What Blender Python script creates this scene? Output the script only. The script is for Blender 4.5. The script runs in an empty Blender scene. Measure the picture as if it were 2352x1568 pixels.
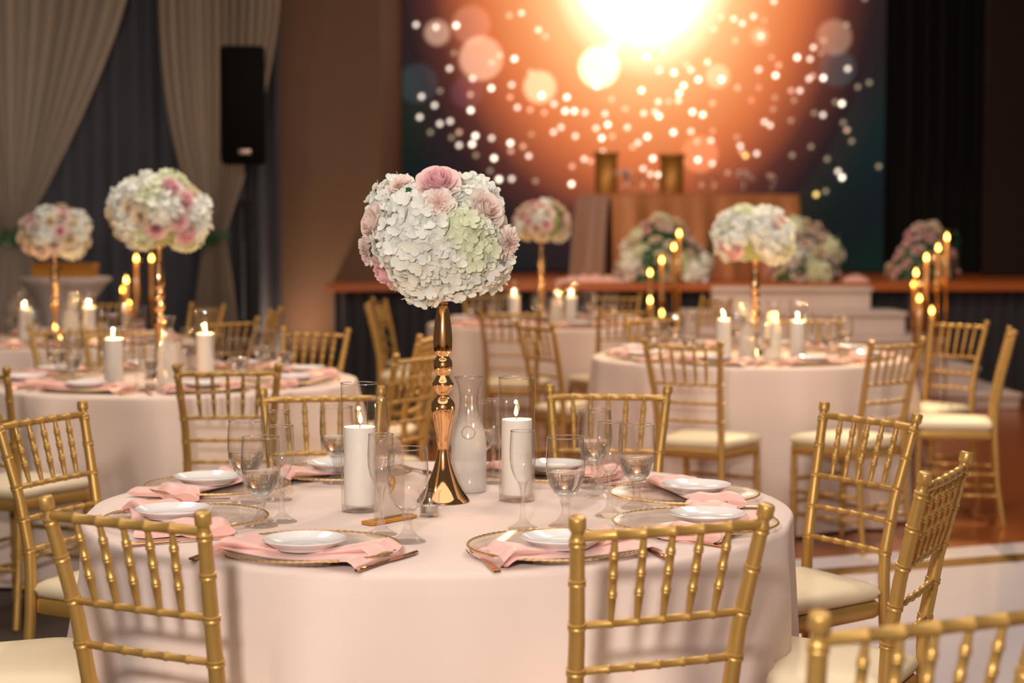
import bpy, math, random
from mathutils import Vector, Matrix, Quaternion
random.seed(11)
PI = math.pi
sc = bpy.context.scene
COL = sc.collection

# ------------------------------------------------------------------ camera
F, CAM_H, HORIZON = 4100.0, 1.40, 523.0          # focal length in px of the 2352x1568 frame
PITCH = math.atan((784 - HORIZON) / F)
cam_data = bpy.data.cameras.new('camera')
cam = bpy.data.objects.new('camera', cam_data); COL.objects.link(cam)
cam.location = (0, 0, CAM_H); cam.rotation_euler = (PI / 2 - PITCH, 0, 0)
cam_data.sensor_width = 36.0; cam_data.lens = F / 2352 * 36.0
cam_data.clip_start = 0.05; cam_data.clip_end = 100
cam_data.dof.use_dof = True; cam_data.dof.focus_distance = 3.78; cam_data.dof.aperture_fstop = 3.0
sc.camera = cam

# ------------------------------------------------------------------ world, lamps, exposure
def srgb(r, g, b):
    f = lambda c: (c / 255) / 12.92 if c / 255 <= 0.04045 else ((c / 255 + 0.055) / 1.055) ** 2.4
    return (f(r), f(g), f(b), 1.0)
w = bpy.data.worlds.new('world'); sc.world = w; w.use_nodes = True
w.node_tree.nodes['Background'].inputs[0].default_value = (1.0, 0.78, 0.62, 1)
w.node_tree.nodes['Background'].inputs[1].default_value = 0.07

def lamp(name, kind, loc, target, power, col, size=0.5, spot=60, blend=0.5):
    d = bpy.data.lights.new(name, kind); d.energy = power; d.color = col
    if kind == 'AREA': d.shape = 'DISK'; d.size = size
    else: d.shadow_soft_size = size
    if kind == 'SPOT': d.spot_size = math.radians(spot); d.spot_blend = blend
    o = bpy.data.objects.new(name, d); COL.objects.link(o); o.location = loc
    o.rotation_euler = (Vector(target) - Vector(loc)).to_track_quat('-Z', 'Y').to_euler()
    return o
WARM = (1.0, 0.86, 0.76); AMBER = (1.0, 0.66, 0.36)
lamp('camera_flash', 'AREA', (-0.40, -0.15, 1.95), (0.0, 6.0, 0.9), 80, (1.0, 0.92, 0.85), 0.22)
lamp('ceiling_bounce_fill', 'AREA', (-0.2, 2.8, 4.6), (-0.2, 2.9, 0.0), 90, (1.0, 0.88, 0.79), 6.0)  # added broad disc standing in for ceiling bounce, mirrored in the vase
lamp('rear_wall_fill', 'AREA', (0.0, -1.4, 4.5), (0.0, -3.6, 1.7), 120, WARM, 1.6)  # added unseen lamp: brightens the rear wall for reflections and frontal fill
lamp('ceiling_lamp_mid_left', 'AREA', (-2.2, 6.5, 4.6), (-2.0, 8.2, 0.0), 55, WARM, 1.4)
lamp('ceiling_lamp_mid_right', 'AREA', (2.0, 6.8, 4.6), (1.4, 8.4, 0.0), 65, WARM, 1.4)
lamp('ceiling_lamp_back', 'AREA', (0.2, 10.6, 4.6), (0.2, 12.2, 0.0), 45, AMBER, 1.0)
lamp('steps_fill', 'AREA', (2.6, 12.2, 4.6), (2.6, 13.9, 0.0), 50, WARM, 0.9)  # added to lift the dark steps, no fixture seen
lamp('pin_spot_right_table', 'SPOT', (3.2, 11.8, 4.4), (1.2, 8.7, 0.8), 800, (1.0, 0.74, 0.42), 0.06, 32)
lamp('pin_spot_left_table', 'SPOT', (0.4, 11.0, 4.4), (-1.3, 7.6, 0.8), 180, (1.0, 0.74, 0.48), 0.08, 34)
lamp('pin_spot_front_table', 'SPOT', (0.9, 7.4, 4.5), (0.1, 4.3, 0.8), 150, (1.0, 0.78, 0.56), 0.08, 36)
lamp('stage_side_fill', 'SPOT', (-3.2, 13.2, 4.4), (1.7, 16.2, 1.2), 420, AMBER, 0.2, 32)  # added unseen spot, off to the side so shading shows the drape folds
lamp('wall_uplight', 'SPOT', (-1.98, 15.25, 0.10), (-1.78, 15.72, 1.5), 60, (1.0, 0.70, 0.48), 0.06, 110, 1.0)
lamp('curtain_wash', 'SPOT', (-3.9, 11.4, 0.25), (-4.1, 15.0, 1.9), 130, (1.0, 0.86, 0.74), 0.2, 70, 1.0)

sc.view_settings.view_transform = 'Standard'; sc.view_settings.look = 'None'
sc.view_settings.exposure = 0.34; sc.view_settings.gamma = 1.0; sc.view_settings.use_curve_mapping = False
cy = sc.cycles
cy.max_bounces = 8; cy.diffuse_bounces = 2; cy.glossy_bounces = 3; cy.transmission_bounces = 6
cy.transparent_max_bounces = 28; cy.caustics_reflective = False; cy.caustics_refractive = False
cy.sample_clamp_indirect = 4.0; cy.blur_glossy = 0.0; cy.use_denoising = True; cy.use_adaptive_sampling = True; cy.adaptive_threshold = 0.025

# ------------------------------------------------------------------ helpers
CP, SP = math.cos(PITCH), math.sin(PITCH)
def ray(u, v):
    a = (u - 1176) / F; b = (784 - v) / F
    return Vector((a, CP + b * SP, -SP + b * CP))
def at_z(u, v, z):                       # where a pixel's ray meets the height z
    r = ray(u, v); t = (z - CAM_H) / r.z
    return Vector((r.x * t, r.y * t, z))
def at_d(u, v, d):                       # where a pixel's ray meets the depth d
    r = ray(u, v); t = d / r.y
    return Vector((r.x * t, d, CAM_H + r.z * t))

class MB:
    def __init__(s): s.v = []; s.f = []; s.flat = False
    def add(s, vs, fs):
        o = len(s.v); s.v.extend(tuple(p) for p in vs); s.f.extend(tuple(i + o for i in q) for q in fs); return s
    def box(s, c, d, rz=0.0, bevel=0.0):
        x, y, z = d[0] / 2, d[1] / 2, d[2] / 2; b = min(bevel, x * .9, y * .9, z * .9)
        R = Matrix.Rotation(rz, 3, 'Z'); C = Vector(c)
        if b <= 0:
            vs = [C + R @ Vector((i * x, j * y, k * z)) for k in (-1, 1) for i, j in ((-1, -1), (1, -1), (1, 1), (-1, 1))]
            return s.add(vs, [(3, 2, 1, 0), (4, 5, 6, 7), (0, 1, 5, 4), (1, 2, 6, 5), (2, 3, 7, 6), (3, 0, 4, 7)])
        vs = []; rings = []
        for zz, ins in ((-z, b), (-z + b, 0), (z - b, 0), (z, b)):
            X, Y = x - ins, y - ins
            q = [(-X + b, -Y), (X - b, -Y), (X, -Y + b), (X, Y - b), (X - b, Y), (-X + b, Y), (-X, Y - b), (-X, -Y + b)]
            rings.append(len(vs)); vs += [C + R @ Vector((p[0], p[1], zz)) for p in q]
        fs = [tuple(reversed(range(8))), tuple(range(24, 32))]
        for a in range(3):
            for i in range(8): fs.append((a * 8 + i, a * 8 + (i + 1) % 8, a * 8 + 8 + (i + 1) % 8, a * 8 + 8 + i))
        return s.add(vs, fs)
    def lathe(s, prof, n=24, c=(0, 0, 0), cap0=False, cap1=False, rfun=None):
        vs = []; fs = []; m = len(prof)
        for (r, z) in prof:
            for i in range(n):
                a = 2 * PI * i / n; rr = rfun(r, z, a) if rfun else r
                vs.append((c[0] + rr * math.cos(a), c[1] + rr * math.sin(a), c[2] + z))
        for j in range(m - 1):
            for i in range(n):
                k = (i + 1) % n; fs.append((j * n + i, j * n + k, j * n + n + k, j * n + n + i))
        if cap0: fs.append(tuple(reversed(range(n))))
        if cap1: fs.append(tuple(range((m - 1) * n, m * n)))
        return s.add(vs, fs)
    def tube(s, pts, n=10, caps=True):   # pts: [((x,y,z), r)]
        P = [Vector(p) for p, r in pts]; vs = []; fs = []; ref = None
        for i, p in enumerate(P):
            t = (P[min(i + 1, len(P) - 1)] - P[max(i - 1, 0)]).normalized()
            if ref is None: ref = Vector((1, 0, 0)) if abs(t.x) < 0.8 else Vector((0, 1, 0))
            a = (ref - t * ref.dot(t)).normalized(); b = t.cross(a); ref = a; r = pts[i][1]
            for k in range(n):
                q = 2 * PI * k / n; vs.append(p + a * (r * math.cos(q)) + b * (r * math.sin(q)))
        for i in range(len(P) - 1):
            for k in range(n):
                l = (k + 1) % n; fs.append((i * n + k, i * n + l, i * n + n + l, i * n + n + k))
        if caps: fs.append(tuple(reversed(range(n)))); fs.append(tuple(range((len(P) - 1) * n, len(P) * n)))
        return s.add(vs, fs)
    def grid(s, nu, nv, fn, wrap=False):
        vs = [fn(i, j) for j in range(nv) for i in range(nu)]; fs = []
        for j in range(nv - 1):
            for i in range(nu if wrap else nu - 1):
                k = (i + 1) % nu; fs.append((j * nu + i, j * nu + k, j * nu + nu + k, j * nu + nu + i))
        return s.add(vs, fs)
    def mesh(s, name, mat=None, smooth=True):
        me = bpy.data.meshes.new(name); me.from_pydata(s.v, [], s.f)
        if smooth:
            me.shade_smooth()
            try: me.set_sharp_from_angle(angle=math.radians(48))
            except Exception: pass
        if mat: me.materials.append(mat)
        me.update(); return me

def part(name, mb, mat, parent, loc=(0, 0, 0), rot=None, smooth=True, label=None):
    me = mb.mesh(name, mat, smooth) if isinstance(mb, MB) else mb
    o = bpy.data.objects.new(name, me); COL.objects.link(o); o.parent = parent; o.location = loc
    if rot is not None: o.rotation_euler = rot
    if label: o['label'] = label
    return o
def tag(o, label, cat, group=None, kind=None):
    if label: o['label'] = label
    if cat: o['category'] = cat
    if group: o['group'] = group
    if kind: o['kind'] = kind
    return o
def thing(name, label, cat, loc=(0, 0, 0), rz=0.0, group=None):
    o = bpy.data.objects.new(name, None); COL.objects.link(o); o.empty_display_size = 0.05
    o.location = loc; o.rotation_euler = (0, 0, rz); return tag(o, label, cat, group)
def struct(name, mb, mat, smooth=False, parent=None):
    o = part(name, mb, mat, parent, smooth=smooth)
    if parent is None: o['kind'] = 'structure'
    return o
def dup(root, loc, rz, label, group=None, scale=None):
    r = root.copy(); COL.objects.link(r); r.location = loc; r.rotation_euler = (0, 0, rz); r['label'] = label
    if group: r['group'] = group
    if scale: r.scale = scale
    for ch in root.children:
        c = ch.copy(); COL.objects.link(c); c.parent = r
        for g in ch.children:
            d = g.copy(); COL.objects.link(d); d.parent = c
    return r

# ------------------------------------------------------------------ materials
def mat_new(name):
    m = bpy.data.materials.new(name); m.use_nodes = True; return m, m.node_tree.nodes, m.node_tree.links
def pmat(name, col, rough=0.5, metal=0.0, noise=0.0, nscale=20.0, bump=0.0, bscale=60.0, spec=0.5, sheen=0.0, trans=0.0, coat=0.0, aniso=None, stretch=None, coord='Object'):
    m, N, L = mat_new(name); b = N['Principled BSDF']
    b.inputs['Base Color'].default_value = col; b.inputs['Roughness'].default_value = rough
    b.inputs['Metallic'].default_value = metal; b.inputs['Specular IOR Level'].default_value = spec
    if sheen: b.inputs['Sheen Weight'].default_value = sheen
    if coat: b.inputs['Coat Weight'].default_value = coat; b.inputs['Coat Roughness'].default_value = 0.08
    tc = N.new('ShaderNodeTexCoord'); src = tc.outputs[coord]
    if stretch:
        mp = N.new('ShaderNodeMapping'); mp.inputs['Scale'].default_value = stretch; L.new(src, mp.inputs[0]); src = mp.outputs[0]
    if noise:
        t = N.new('ShaderNodeTexNoise'); t.inputs['Scale'].default_value = nscale; t.inputs['Detail'].default_value = 4
        L.new(src, t.inputs['Vector'])
        mx = N.new('ShaderNodeMixRGB'); mx.inputs[1].default_value = tuple(c * (1 - noise) for c in col[:3]) + (1,)
        mx.inputs[2].default_value = tuple(min(1, c * (1 + noise)) for c in col[:3]) + (1,)
        L.new(t.outputs['Fac'], mx.inputs[0]); L.new(mx.outputs[0], b.inputs['Base Color'])
    if bump:
        t2 = N.new('ShaderNodeTexNoise'); t2.inputs['Scale'].default_value = bscale; t2.inputs['Detail'].default_value = 3
        L.new(src, t2.inputs['Vector'])
        bp = N.new('ShaderNodeBump'); bp.inputs['Strength'].default_value = bump; bp.inputs['Distance'].default_value = 0.002
        L.new(t2.outputs['Fac'], bp.inputs['Height']); L.new(bp.outputs[0], b.inputs['Normal'])
    if trans:
        tr = N.new('ShaderNodeBsdfTranslucent'); tr.inputs[0].default_value = col
        ms = N.new('ShaderNodeMixShader'); ms.inputs[0].default_value = trans
        L.new(b.outputs[0], ms.inputs[1]); L.new(tr.outputs[0], ms.inputs[2]); L.new(ms.outputs[0], N['Material Output'].inputs[0])
    return m
def emat(name, col, strength):
    m, N, L = mat_new(name); N.remove(N['Principled BSDF'])
    e = N.new('ShaderNodeEmission'); e.inputs[0].default_value = col; e.inputs[1].default_value = strength
    L.new(e.outputs[0], N['Material Output'].inputs[0]); m.cycles.emission_sampling = 'NONE'; return m
def thin_glass(name, tint=(0.97, 0.965, 0.95), edge=(0.62, 0.60, 0.56), refl=0.75, milk=0.0, rough=0.03, ribs=False, power=3.0):
    m, N, L = mat_new(name); N.remove(N['Principled BSDF'])
    lw = N.new('ShaderNodeLayerWeight'); lw.inputs[0].default_value = 0.5
    pw = N.new('ShaderNodeMath'); pw.operation = 'POWER'; pw.inputs[1].default_value = power; L.new(lw.outputs['Facing'], pw.inputs[0])
    cr = N.new('ShaderNodeMixRGB'); cr.inputs[1].default_value = tint + (1,); cr.inputs[2].default_value = edge + (1,); L.new(pw.outputs[0], cr.inputs[0])
    tr = N.new('ShaderNodeBsdfTransparent'); L.new(cr.outputs[0], tr.inputs[0])
    gl = N.new('ShaderNodeBsdfGlossy'); gl.inputs[0].default_value = (1, 1, 1, 1); gl.inputs['Roughness'].default_value = rough
    fm = N.new('ShaderNodeMath'); fm.operation = 'MULTIPLY_ADD'; fm.inputs[1].default_value = refl; fm.inputs[2].default_value = 0.055; L.new(pw.outputs[0], fm.inputs[0])
    mx = N.new('ShaderNodeMixShader'); L.new(fm.outputs[0], mx.inputs[0]); L.new(tr.outputs[0], mx.inputs[1]); L.new(gl.outputs[0], mx.inputs[2])
    out = mx.outputs[0]
    if milk:
        di = N.new('ShaderNodeBsdfDiffuse'); di.inputs[0].default_value = (0.86, 0.80, 0.76, 1)
        tl = N.new('ShaderNodeBsdfTranslucent'); tl.inputs[0].default_value = (0.86, 0.80, 0.76, 1)
        ad = N.new('ShaderNodeMixShader'); ad.inputs[0].default_value = 0.5; L.new(di.outputs[0], ad.inputs[1]); L.new(tl.outputs[0], ad.inputs[2])
        m2 = N.new('ShaderNodeMixShader'); m2.inputs[0].default_value = milk; L.new(out, m2.inputs[1]); L.new(ad.outputs[0], m2.inputs[2]); out = m2.outputs[0]
    L.new(out, N['Material Output'].inputs[0]); return m
def solid_glass(name, ior=1.5, thru=.76):
    m, N, L = mat_new(name); b = N['Principled BSDF']
    b.inputs['Base Color'].default_value = (0.98, 0.98, 0.97, 1); b.inputs['Roughness'].default_value = 0.02
    b.inputs['Transmission Weight'].default_value = 1.0; b.inputs['IOR'].default_value = ior
    tr = N.new('ShaderNodeBsdfTransparent'); tr.inputs[0].default_value = (.985, .98, .97, 1); ms = N.new('ShaderNodeMixShader'); ms.inputs[0].default_value = thru
    L.new(b.outputs[0], ms.inputs[1]); L.new(tr.outputs[0], ms.inputs[2]); L.new(ms.outputs[0], N['Material Output'].inputs[0]); return m

M = {}
M['gold'] = pmat('gold_paint', srgb(200, 158, 88), 0.38, 0.5, 0.10, 14, 0.10, 220)
M['cushion'] = pmat('ivory_vinyl', srgb(240, 222, 188), 0.55, 0, 0.03, 8, 0.15, 30)
M['under'] = pmat('dark_underside', srgb(60, 42, 28), 0.8, 0, 0.1, 30)
M['cloth'] = pmat('blush_linen', srgb(237, 214, 203), 0.85, 0, 0.025, 6, 0.25, 900, 0.2, 0.15)
M['cloth2'] = pmat('ivory_linen', srgb(238, 215, 200), 0.85, 0, 0.025, 6, 0.2, 700, 0.2, 0.15)
M['napkin'] = pmat('pink_satin', srgb(246, 190, 178), 0.38, 0, 0.05, 9, 0.15, 120, 0.4, 0.35)
M['porcelain'] = pmat('white_porcelain', srgb(242, 238, 236), 0.12, 0, 0.01, 5, 0, 10, 0.5, 0, 0, 0.4)
M['rosegold'] = pmat('rose_gold_mirror', srgb(246, 196, 140), 0.07, 1.0, 0.03, 6)
M['copper'] = pmat('copper_cutlery', srgb(222, 160, 110), 0.18, 1.0, 0.06, 40)
M['bead'] = pmat('gold_bead', srgb(246, 208, 146), 0.25, 0.8, 0.08, 90)
M['glass'] = thin_glass('clear_thin_glass', (0.985, 0.98, 0.97), (0.42, 0.38, 0.33), 0.9, 0, 0.02, power=3.0)
M['cyl_glass'] = thin_glass('clear_cylinder_glass', (0.985, 0.98, 0.97), (0.66, 0.62, 0.57), 0.75, 0, 0.02, power=3.4)
M['charger_glass'] = thin_glass('ribbed_charger_glass', (0.985, 0.975, 0.965), (0.95, 0.93, 0.90), 0.24, 0.08, 0.10, power=3.0)
M['frost'] = thin_glass('frosted_acrylic', (0.93, 0.90, 0.88), (0.8, 0.76, 0.72), 0.3, 0.22, 0.15)
M['stem'] = solid_glass('solid_stem_glass'); M['rimglass'] = solid_glass('glass_rim', 1.5, .3)
M['clear_water'] = solid_glass('clear_water', 1.33, .25)
M['wax'] = pmat('white_wax', srgb(254, 248, 240), 0.5, 0, 0.005, 8, 0, 10, 0.4, 0, 0.12)
M['flame'] = emat('candle_flame', (1.0, 0.66, 0.26, 1), 9.0)
M['led_flame'] = emat('amber_flame', (1.0, 0.58, 0.12, 1), 16.0)
M['wick'] = pmat('burnt_wick', srgb(30, 22, 18), 0.9, 0, 0.2, 200)
M['tin'] = pmat('tealight_tin', srgb(190, 186, 184), 0.35, 0.9, 0.05, 60)
M['water'] = thin_glass('carafe_water', (0.97, 0.97, 0.96), (0.9, 0.9, 0.88), 0.2, 0.10, 0.1)
M['hyd'] = pmat('white_hydrangea', srgb(253, 255, 244), 0.6, 0, 0.06, 26, 0, 10, 0.3, 0, 0.28)
M['hydg'] = pmat('greenish_hydrangea', srgb(242, 247, 216), 0.6, 0, 0.09, 26, 0, 10, 0.3, 0, 0.28)
M['rosep'] = pmat('pink_rose', srgb(244, 186, 192), 0.55, 0, 0.08, 30, 0, 10, 0.3, 0, 0.3)
M['roseb'] = pmat('blush_rose', srgb(244, 214, 200), 0.55, 0, 0.06, 30, 0, 10, 0.3, 0, 0.3)
M['rosec'] = pmat('cream_rose', srgb(246, 230, 204), 0.55, 0, 0.05, 30, 0, 10, 0.3, 0, 0.3)
M['carn'] = pmat('cream_carnation', srgb(250, 222, 208), 0.65, 0, 0.06, 40, 0, 10, 0.3, 0, 0.3)
def rose_mat(name, inner, outer, R):
    m = pmat(name, outer, .55, 0, 0, 30, 0, 10, .3, 0, .3); N, L = m.node_tree.nodes, m.node_tree.links
    tc = N.new('ShaderNodeTexCoord'); mp = N.new('ShaderNodeMapping'); mp.inputs['Scale'].default_value = (1 / R, 1 / R, .25 / R); L.new(tc.outputs['Object'], mp.inputs[0])
    ln = N.new('ShaderNodeVectorMath'); ln.operation = 'LENGTH'; L.new(mp.outputs[0], ln.inputs[0]); cr = N.new('ShaderNodeValToRGB')
    cr.color_ramp.elements[0].position = .25; cr.color_ramp.elements[0].color = inner; cr.color_ramp.elements[1].position = 1.05; cr.color_ramp.elements[1].color = outer
    L.new(ln.outputs['Value'], cr.inputs[0])
    for n in N:
        if n.type in ('BSDF_PRINCIPLED', 'BSDF_TRANSLUCENT'): L.new(cr.outputs[0], n.inputs[0])
    return m
M['rosep'] = rose_mat('pink_rose', srgb(250, 200, 207), srgb(254, 234, 227), .05)
M['roseb'] = rose_mat('blush_rose', srgb(249, 226, 216), srgb(253, 241, 232), .05)
M['carn'] = rose_mat('cream_carnation', srgb(254, 228, 215), srgb(255, 246, 241), .04)
M['leaf'] = pmat('dark_leaf', srgb(40, 84, 48), 0.45, 0, 0.2, 30)
M['foam'] = pmat('foam_core', srgb(150, 160, 110), 0.9, 0, 0.3, 60)
M['black'] = pmat('black_plastic', srgb(7, 7, 7), 0.65, 0, 0.2, 60, 0.3, 500, 0.3)
M['grille'] = pmat('black_grille', srgb(4, 4, 4), 0.85, 0.2, 0.2, 900, 0.5, 900, 0.2)
M['badge'] = pmat('badge_metal', srgb(205, 180, 170), 0.35, 0.6, 0.05, 50)
M['sheer'] = pmat('cream_sheer', srgb(186, 168, 150), 0.85, 0, 0.05, 4, 0, 10, 0.2, 0.2, 0.25)
M['navy'] = pmat('slate_curtain', srgb(68, 68, 77), 0.85, 0, 0.08, 3, 0, 10, 0.2, 0.2)
M['blackdrape'] = pmat('black_velour', srgb(9, 8, 9), 0.9, 0, 0.1, 4, 0, 10, 0.2, 0.1)
M['wall'] = pmat('tan_wall', srgb(112, 86, 68), 0.8, 0, 0.05, 5, 0.2, 300, 0.2)
M['darkwall'] = pmat('brown_wall', srgb(40, 27, 20), 0.8, 0, 0.06, 5, 0.2, 200, 0.2)
M['skirt'] = pmat('stage_skirt', srgb(52, 50, 56), 0.85, 0, 0.1, 4, 0, 10, 0.2, 0.15)
M['stagewood'] = pmat('stage_boards', srgb(176, 92, 38), 0.35, 0, 0.18, 8, 0.1, 30, 0.5, 0, 0, 0, None, (0.4, 5, 5))
M['steps'] = pmat('white_step_paint', srgb(216, 196, 186), 0.6, 0, 0.02, 6, 0.1, 60)
M['carpet'] = pmat('dark_carpet', srgb(78, 66, 58), 0.95, 0, 0.35, 60, 0.6, 300, 0.1)
M['wood'] = pmat('honey_wood_floor', srgb(150, 80, 34), 0.22, 0, 0.22, 3.0, 0.04, 20, 0.5, 0, 0, 0, None, (0.6, 6, 1))
M['dance'] = pmat('white_dance_vinyl', srgb(226, 214, 214), 0.16, 0, 0.015, 3, 0.02, 10, 0.5)
M['stripe'] = pmat('gold_vinyl_stripe', srgb(150, 112, 48), 0.25, 0.5, 0.05, 10)
M['satin'] = pmat('tan_satin', srgb(190, 122, 74), 0.45, 0, 0.05, 5, 0.1, 200, 0.4, 0.3)
M['liner'] = pmat('grey_liner', srgb(176, 150, 146), 0.8, 0, 0.05, 6)
M['spandex'] = pmat('white_spandex', srgb(226, 208, 198), 0.7, 0, 0.03, 5, 0, 10, 0.3, 0.2)
M['box'] = pmat('gilt_box', srgb(196, 134, 56), 0.4, 0.5, 0.15, 25)
M['white_ink'] = pmat('white_lettering', srgb(250, 246, 242), 0.5, 0, 0.01, 10)
M['gold_ink'] = pmat('gold_lettering', srgb(222, 164, 64), 0.3, 0.4, 0.05, 40)
M['goldbase'] = pmat('gold_block', srgb(214, 150, 66), 0.35, 0.55, 0.05, 20)
M['amberglass'] = thin_glass('amber_tube_glass', (0.95, 0.84, 0.66), (0.6, 0.42, 0.2), 0.6, 0, 0.05)
M['goldstand'] = pmat('gold_stand', srgb(216, 150, 66), 0.22, 0.95, 0.05, 20)
M['ivorycandle'] = pmat('ivory_taper', srgb(236, 206, 170), 0.5, 0, 0.02, 8, 0, 10, 0.4, 0, 0.35)
M['tabletop'] = pmat('plywood_top', srgb(150, 120, 90), 0.7, 0, 0.15, 12)
M['metal'] = pmat('grey_table_metal', srgb(90, 90, 92), 0.45, 0.7, 0.05, 20)

# ------------------------------------------------------------------ setting
TOP = 0.765                               # height of a laid table cloth
ST_Z, ST_Y, ST_X0 = 0.93, 15.2, -1.58     # stage
fl = MB(); fl.box((0, 8, -0.05), (18, 26, 0.1)); struct('floor', fl, M['carpet'])
wf = MB(); wf.box((4.6, 9.0, 0.002), (10.4, 12.4, 0.004)); struct('trim_1', wf, M['wood']).name = 'floor_wood'
ex, ey = 0.936, 0.351; DA = math.atan2(ey, ex); A = Vector((1.207, 7.45, 0)); E = Vector((ex, ey, 0)); Nn = Vector((ey, -ex, 0))
def strip(n, o0, o1, z, mat, e0=-0.8, e1=6.5):
    m = MB(); c = A + E * ((e0 + e1) / 2) + Nn * ((o0 + o1) / 2); m.box((c.x, c.y, z / 2), (e1 - e0, o1 - o0, z), DA)
    struct(n, m, mat)
strip('dance_floor_border', 0.0, 0.22, 0.0075, M['dance']); strip('dance_floor_stripe', 0.22, 0.375, 0.0075, M['stripe'])
strip('dance_floor', 0.375, 6.0, 0.0075, M['dance'])

def wallbox(name, x0, x1, y, z0, z1, mat, t=0.12):
    m = MB(); m.box(((x0 + x1) / 2, y + t / 2, (z0 + z1) / 2), (x1 - x0, t, z1 - z0)); return struct(name, m, mat)
wallbox('wall_rear', -9.0, 9.0, -3.7, 0, 5.2, pmat('cream_wall', srgb(232, 212, 192), .8, 0, .03, 4))
wallbox('wall_left', -9.0, -1.15, 15.75, 0, 5.2, M['wall'])
wallbox('wall_back', -3, 9.0, 19.3, 0, 5.2, M['darkwall'])
m = MB(); m.box((-1.21, 17.55, 2.6), (0.12, 3.45, 5.2)); struct('wall_wing', m, M['wall'])
wallbox('wall_right', 4.55, 9.0, 17.2, 0, 5.2, M['darkwall'])
st = MB(); st.box(((ST_X0 + 9) / 2, (ST_Y + 19.2) / 2, ST_Z - 0.035), (9 - ST_X0, 19.2 - ST_Y, 0.07), 0, 0.008); struct('floor_stage', st, M['stagewood'])

def pleated(x0, x1, y, z0, z1, n, amp, seed=0, nz=2, per=10):
    rnd = random.Random(seed); ph = [rnd.uniform(-.6, .6) for _ in range(n + 2)]; am = [rnd.uniform(.5, 1.2) for _ in range(n + 2)]
    m = MB(); nu = n * per + 1
    def fn(i, j):
        t = i / per; k = int(t); fr = t - k; p = ph[k] * (1 - fr) + ph[k + 1] * fr; a = am[k] * (1 - fr) + am[k + 1] * fr
        zz = z0 + (z1 - z0) * j / (nz - 1)
        return (x0 + (x1 - x0) * i / (nu - 1), y + amp * a * math.sin(2 * PI * t + p), zz)
    return m.grid(nu, nz, fn)
tag(part('stage_skirt', pleated(ST_X0 + .06, 8.8, ST_Y + .10, 0.0, ST_Z - .07, 90, .022, 3), M['skirt'], None), 'dark grey pleated skirt hanging along the stage front', 'stage skirt')
sd = MB(); sd.grid(61, 2, lambda i, j: (ST_X0 + .06 + .015 * math.sin(i * .8), ST_Y + .1 + .62 * i / 60, (ST_Z - .07) * j))
tag(part('stage_skirt_return', sd, M['skirt'], None), 'short skirt panel closing the stage end beside the tan wall', 'stage skirt')
tag(part('back_curtain', pleated(-8.6, -1.98, 15.35, 0.02, 4.9, 44, .055, 5, 2), M['navy'], None), 'dark slate pleated curtain behind the cream swags', 'curtain')
bd = pleated(3.85, 5.4, 18.2, ST_Z, 5.1, 9, .05, 9)
tag(part('stage_curtain', bd, M['blackdrape'], None), 'black velour stage drape beside the bright screen', 'curtain')

def swag(label, topL, topR, tie, wtie, pL, pR, bot, y, nf, seed):
    # topL/topR/tie/bot are image columns; the fabric hangs at depth y, gathered at the tie
    rnd = random.Random(seed); zt = at_d(0, -90, y).z; ztie = at_d(0, 548, y).z; zb = 0.03
    X = lambda u: at_d(u, 548, y).x
    nu, n1, n2 = nf * 8 + 1, 26, 14
    ph = [rnd.uniform(-.7, .7) for _ in range(nf + 2)]; am = [rnd.uniform(.5, 1.3) for _ in range(nf + 2)]
    def fold(t):
        q = t * nf; k = min(int(q), nf); fr = q - k; p = ph[k] * (1 - fr) + ph[k + 1] * fr; a = am[k] * (1 - fr) + am[k + 1] * fr
        return a * math.sin(2 * PI * q + p)
    def fn(i, j):
        t = i / (nu - 1); xt = X(topL) + (X(topR) - X(topL)) * t; xm = X(tie) + wtie * (t - .5)
        if j < n1:
            w = j / (n1 - 1); p = pL + (pR - pL) * t; ww = w ** p
            x = xt * (1 - ww) + xm * ww; z = zt + (ztie - zt) * w; d = .075 * (1 - .6 * w)
        else:
            w = (j - n1 + 1) / n2; e = w ** .6; xb = X(bot[0]) + (X(bot[1]) - X(bot[0])) * t
            x = xm * (1 - e) + xb * e; z = ztie + (zb - ztie) * w; d = .022 + .04 * w
        return (x, y + d * fold(t), z)
    o = thing('tied_curtain', label, 'curtain', (0, 0, 0), 0, 'cream tied back curtains')
    part('fabric', MB().grid(nu, n1 + n2, fn), M['sheer'], o)
    lf = MB(); c = at_d(tie, 548, y - .06); r2 = random.Random(seed + 5)
    for k in range(26):
        a = r2.uniform(0, 2 * PI); p = c + Vector((r2.uniform(-.09, .09), r2.uniform(-.06, .02), r2.uniform(-.045, .045)))
        dv = Vector((math.cos(a), r2.uniform(-.6, .1), math.sin(a) * .6)).normalized() * .07; sdv = dv.cross(Vector((0, 1, .3))).normalized() * .02
        lf.add([p, p + dv * .5 + sdv, p + dv, p + dv * .5 - sdv + Vector((0, -.006, 0))], [(0, 1, 2), (0, 2, 3)])
    part('leaf_tieback', lf, M['leaf'], o, smooth=False)
swag('wide cream curtain swept left and tied low with greenery', -520, 318, 22, .16, 1.3, 1.35, (-190, 150), 15.05, 24, 1)
swag('narrow cream curtain tied with greenery behind the loudspeaker', 366, 652, 494, .13, 2.8, 1.7, (425, 556), 15.05, 14, 2)

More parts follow.
